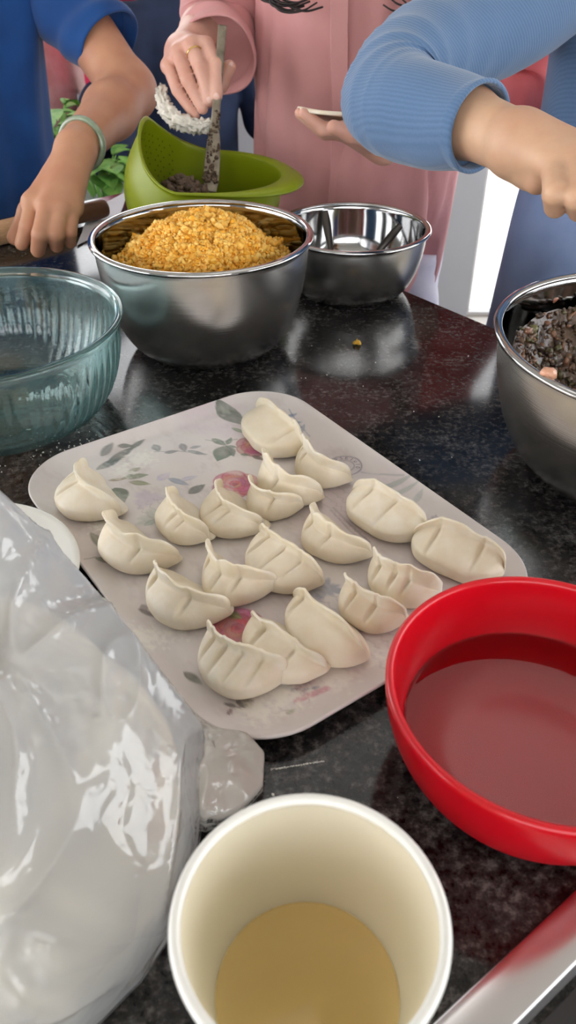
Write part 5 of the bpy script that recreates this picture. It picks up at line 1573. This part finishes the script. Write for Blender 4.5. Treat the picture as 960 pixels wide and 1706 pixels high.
# ---- person in the powder blue jumper (right)
dx, dy = 0.572, 1.33
SC, EC, WC = np.array((0.3911, 1.3330, 0.3903)), np.array((0.1470, 1.0425, 0.2662)), np.array((0.2306, 0.8719, 0.2575))
pr = [((dx, dy, -.15), (dx, dy, .35), .12, .13, .02, (0, 1, 0), 1.3), (tuple(SC), (dx + .16, dy + .03, .46), .062, .062, .05),
      ((dx, dy - .02, .46), (dx - .01, dy - .07, .59), .054, .050, .04)]
pr += head_prims((dx - .02, dy - .11, .71), (-.5, -.85, 0))
SC2, EC2, WC2 = np.array((dx + .17, dy + .02, .46)), np.array((dx + .22, dy - .1, .22)), np.array((dx + .08, dy - .34, .17))
pr += chain([SC2, EC2, WC2], [.048, .042, .028], .03) + chain([WC2, WC2 + (-.03, -.08, -.02), WC2 + (-.03, -.15, -.05)], [.03, .028, .014], .015)
pr += chain([SC, np.array((0.2984, 1.2439, 0.3398)), np.array((0.2078, 1.1703, 0.3096)), np.array((0.1521, 1.0974, 0.2836)), EC], [.042, .038, .036, .033, .031], .01)
pr += [(tuple(EC), tuple(EC * .5 + WC * .5), .030, .0345, .01), (tuple(EC * .5 + WC * .5), tuple(WC), .0345, .0300, .02)]
mc = [np.array(p) for p in ((0.2560, 0.8165, 0.2510), (0.2742, 0.8119, 0.2565), (0.2962, 0.8200, 0.2556), (0.3195, 0.8351, 0.2507))]
pi_ = [np.array(p) for p in ((0.2461, 0.7694, 0.2390), (0.2635, 0.7565, 0.2385), (0.2870, 0.7681, 0.2372), (0.3117, 0.7915, 0.2348))]
ti = [np.array(p) for p in ((0.2527, 0.7825, 0.2231), (0.2729, 0.7733, 0.2226), (0.2962, 0.7828, 0.2219), (0.3210, 0.8051, 0.2197))]
for m in mc: pr.append((tuple(WC * .95 + m * .05), tuple(m), .0255, .0150, .016))
pr.append((tuple(mc[0]), tuple(mc[3]), .0150, .0135, .010))
pr.append((tuple(WC * .5 + mc[0] * .5), tuple(ti[1] + np.array((.0, .050, .018))), .020, .016, .008))
for m, p, t, r in zip(mc, pi_, ti, (.0122, .0122, .0116, .0104)):
    pr += [(tuple(m), tuple(p), r + .001, r, .004), (tuple(p), tuple(t), r, r * .9, .002)]
pr += chain([np.array((0.2396, 0.8744, 0.2443)), np.array((0.2439, 0.8550, 0.2354)), np.array((0.2459, 0.8327, 0.2311))], [.022, .0155, .0118], .010)
Cp = person(pr, .003, MT['skin_c'], 'person in a powder blue knitted jumper reaching over the right bowl', (dx, dy, FZ))
def knit_disp(s, th, p, a, b):
    # bunched folds around the inside of the elbow
    w = math.exp(-((s - .46) / .17) ** 2)
    q = np.sin(52 * s + 2.2 * np.cos(th + .6)) 
    v = (1 - 2 * np.abs(q) ** .7) * w * .55 + np.sin(19 * s + 2 * th) * .4 + np.sin(9 * s - 3 * th + 1) * .35
    cuff = max(0, (s - .965) / .035)
    return .0036 * v * (1 - cuff) + .0012 * (cuff > 0)
slv = [(*(SC + (.05, .02, .03)), .085), (*SC, .084), (*np.array((0.2984, 1.2439, 0.3398)), .076), (*np.array((0.2078, 1.1703, 0.3096)), .066), (*np.array((0.1452, 1.1005, 0.2844)), .062), (*np.array((0.1245, 1.0561, 0.2676)), .060),
       (*np.array((0.1364, 1.0192, 0.2606)), .058), (*np.array((0.1579, 0.9851, 0.2605)), .053), (*np.array((0.1821, 0.9543, 0.2614)), .0490), (*np.array((0.2029, 0.9265, 0.2614)), .0455)]
mk('jumper_sleeve', *tube(slv, 110, 72, disp=knit_disp, lip=.005), MT['knit'], Cp)
mk('jumper_sleeve', *tube([(*(SC2 + (-.05, 0, .03)), .085), (*SC2, .080), (*(SC2 * .5 + EC2 * .5), .07), (*EC2, .062), (*(EC2 * .5 + WC2 * .5), .052), (*(EC2 * .2 + WC2 * .8), .042)], 50, 48, disp=knit_disp, lip=.005), MT['knit'], Cp)
mk('jumper', *tube(torso_keys((dx, dy), [(-.02, 0, 0, .195, .150), (.10, 0, 0, .190, .148), (.22, 0, 0, .190, .140), (.34, 0, .01, .192, .125), (.43, 0, .015, .180, .10), (.50, 0, 0, .10, .07), (.53, 0, -.01, .068, .062)]), 60, 72, ref=(1, 0, 0), disp=torso_disp(.004, 2.2)), MT['knit'], Cp)
mk('skirt', *tube(torso_keys((dx, dy), [(-.75, 0, 0, .26, .21), (-.45, 0, 0, .245, .195), (-.2, 0, 0, .225, .175), (-.02, 0, 0, .205, .160), (.09, 0, 0, .197, .154), (.12, 0, 0, .190, .148)]), 60, 96, ref=(1, 0, 0), disp=torso_disp(.008, 3.3, 7, 13)), MT['denim'], Cp)
mk('hair', *sdf_mesh(hair_prims((dx - .02, dy - .11, .71), (-.5, -.85, 0), .12), .008), MT['hair'], Cp)
eyes((dx - .02, dy - .11, .71), (-.5, -.85, 0), Cp, MT['hair'])
two_legs(Cp, 'leg', dx, dy, -.70, .08, .055, .04, MT['skin_c'], 4)
shoes(Cp, (dx - .09, dx + .09), dy, -.5, MT['dark_board'])

# ---- people further back
def far_person(c, f, top, trouser, skin, label, h=.42, seated=True, hair_len=.1, down=False):
    c = np.array(c, float); f = unit(np.array(f, float)); r = unit(np.cross(f, (0, 0, 1)))
    zs = c[2]
    sh = [c + r * s_ * .17 + (0, 0, h) for s_ in (-1, 1)]
    el = [sh[i] + f * .06 + r * s_ * .05 + (0, 0, -.25) for i, s_ in enumerate((-1, 1))]
    wr = [el[i] + f * .22 - r * s_ * .06 + (0, 0, -.02) for i, s_ in enumerate((-1, 1))]
    if down:
        wr = [el[i] + f * .05 + (0, 0, -.22) for i in range(2)]
    kn = [c + r * s_ * .11 + f * (.40 if seated else .03) + (0, 0, .06 if seated else -.30) for s_ in (-1, 1)]
    ft = [np.array((kn[i][0], kn[i][1], FZ + .06)) + f * .03 for i in range(2)]
    hp = [c + r * s_ * .10 + (0, 0, .02) for s_ in (-1, 1)]
    hd = c + f * .02 + np.array((0, 0, h + .23))
    pr = [(tuple(c + (0, 0, .05)), tuple(c + (0, 0, h - .06)), .12, .13, .02, tuple(f), 1.3), (tuple(sh[0]), tuple(sh[1]), .055, .055, .05), (tuple(c + (0, 0, h)), tuple(hd - (0, 0, .06)), .052, .05, .04)]
    pr += head_prims(hd, f)
    for i in range(2):
        pr += chain([sh[i], el[i], wr[i]], [.046, .038, .027], .02)
        pd = unit(wr[i] - el[i]); s_ = unit(np.cross(pd, (0, 0, 1)))
        pr.append((tuple(wr[i]), tuple(wr[i] + pd * .07), .026, .026, .02))
        for q in (-1.5, -.5, .5, 1.5):
            a0 = wr[i] + pd * .085 + s_ * q * .019
            pr += chain([a0, a0 + pd * .035 + (0, 0, -.006), a0 + pd * .06 + (0, 0, -.022)], [.010, .0095, .008], .004)
        pr += chain([wr[i] + pd * .02, wr[i] + pd * .05 - s_ * .04, wr[i] + pd * .085 - s_ * .05], [.016, .012, .009], .006)
        pr += chain([hp[i], kn[i], ft[i]], [.08, .058, .042], .03)
        pr += chain([ft[i] - (0, 0, .015), ft[i] + f * .15 - (0, 0, .025)], [.04, .028], .02)
    P = person(pr, .006, skin, label, (c[0], c[1], FZ))
    tp = [(tuple(c + (0, 0, .0)), tuple(c + (0, 0, h - .05)), .150, .150, .02, tuple(f), 1.3), (tuple(sh[0]), tuple(sh[1]), .066, .066, .05)]
    for i in range(2): tp += chain([sh[i], el[i], el[i] * .5 + wr[i] * .5], [.060, .052, .046], .03)
    mk('top', *sdf_mesh(tp, .008), top, P)
    tr = [(tuple(hp[0]), tuple(hp[1]), .105, .105, .04)]
    for i in range(2): tr += chain([hp[i], kn[i], ft[i] + (0, 0, .04)], [.095, .074, .056], .04)
    mk('trousers', *sdf_mesh(tr, .009), trouser, P)
    mk('hair', *sdf_mesh(hair_prims(hd, f, hair_len), .009), MT['hair'], P)
    return P
def stool(c, label):
    root = empty('stool', (c[0], c[1], FZ)); tag(root, label, 'stool', 'stools by the side table')
    z = c[2]
    mk('seat', *lathe([(0, z - .03), (.15, z - .03), (.165, z - .015), (.16, z), (0, z + .004)], 48, (c[0], c[1], 0)), MT['wood_dark'], root)
    for a in (45, 135, 225, 315):
        p = np.array((c[0] + .11 * math.cos(math.radians(a)), c[1] + .11 * math.sin(math.radians(a)), z - .03)); e = p * (1, 1, 0) + (.05 * math.cos(math.radians(a)), .05 * math.sin(math.radians(a)), FZ)
        mk('leg', *tube([(*p, .014), (*e, .012)], 4, 12), MT['wood_dark'], root)
far_person((-0.80, 2.74, -.24), (.25, -.95, 0), MT['lilac'], MT['navy'], MT['skin_b'], 'person in a lilac pink top sitting behind the blue shirt')
stool((-0.80, 2.76, -.36), 'round brown stool under the person in the lilac top')
far_person((-0.29, 2.58, -.30), (.55, -.83, 0), MT['navy'], MT['navy'], MT['skin_a'], 'person in dark navy clothes sitting behind the strainer', h=.46)
stool((-0.29, 2.60, -.42), 'round brown stool under the person in navy')
far_person((-0.505, 2.79, -.10), (.97, -.22, 0), MT['hotpink'], MT['navy'], MT['skin_b'], 'person in a bright pink top glimpsed beyond the blue sleeve', h=.36, seated=False, down=True)
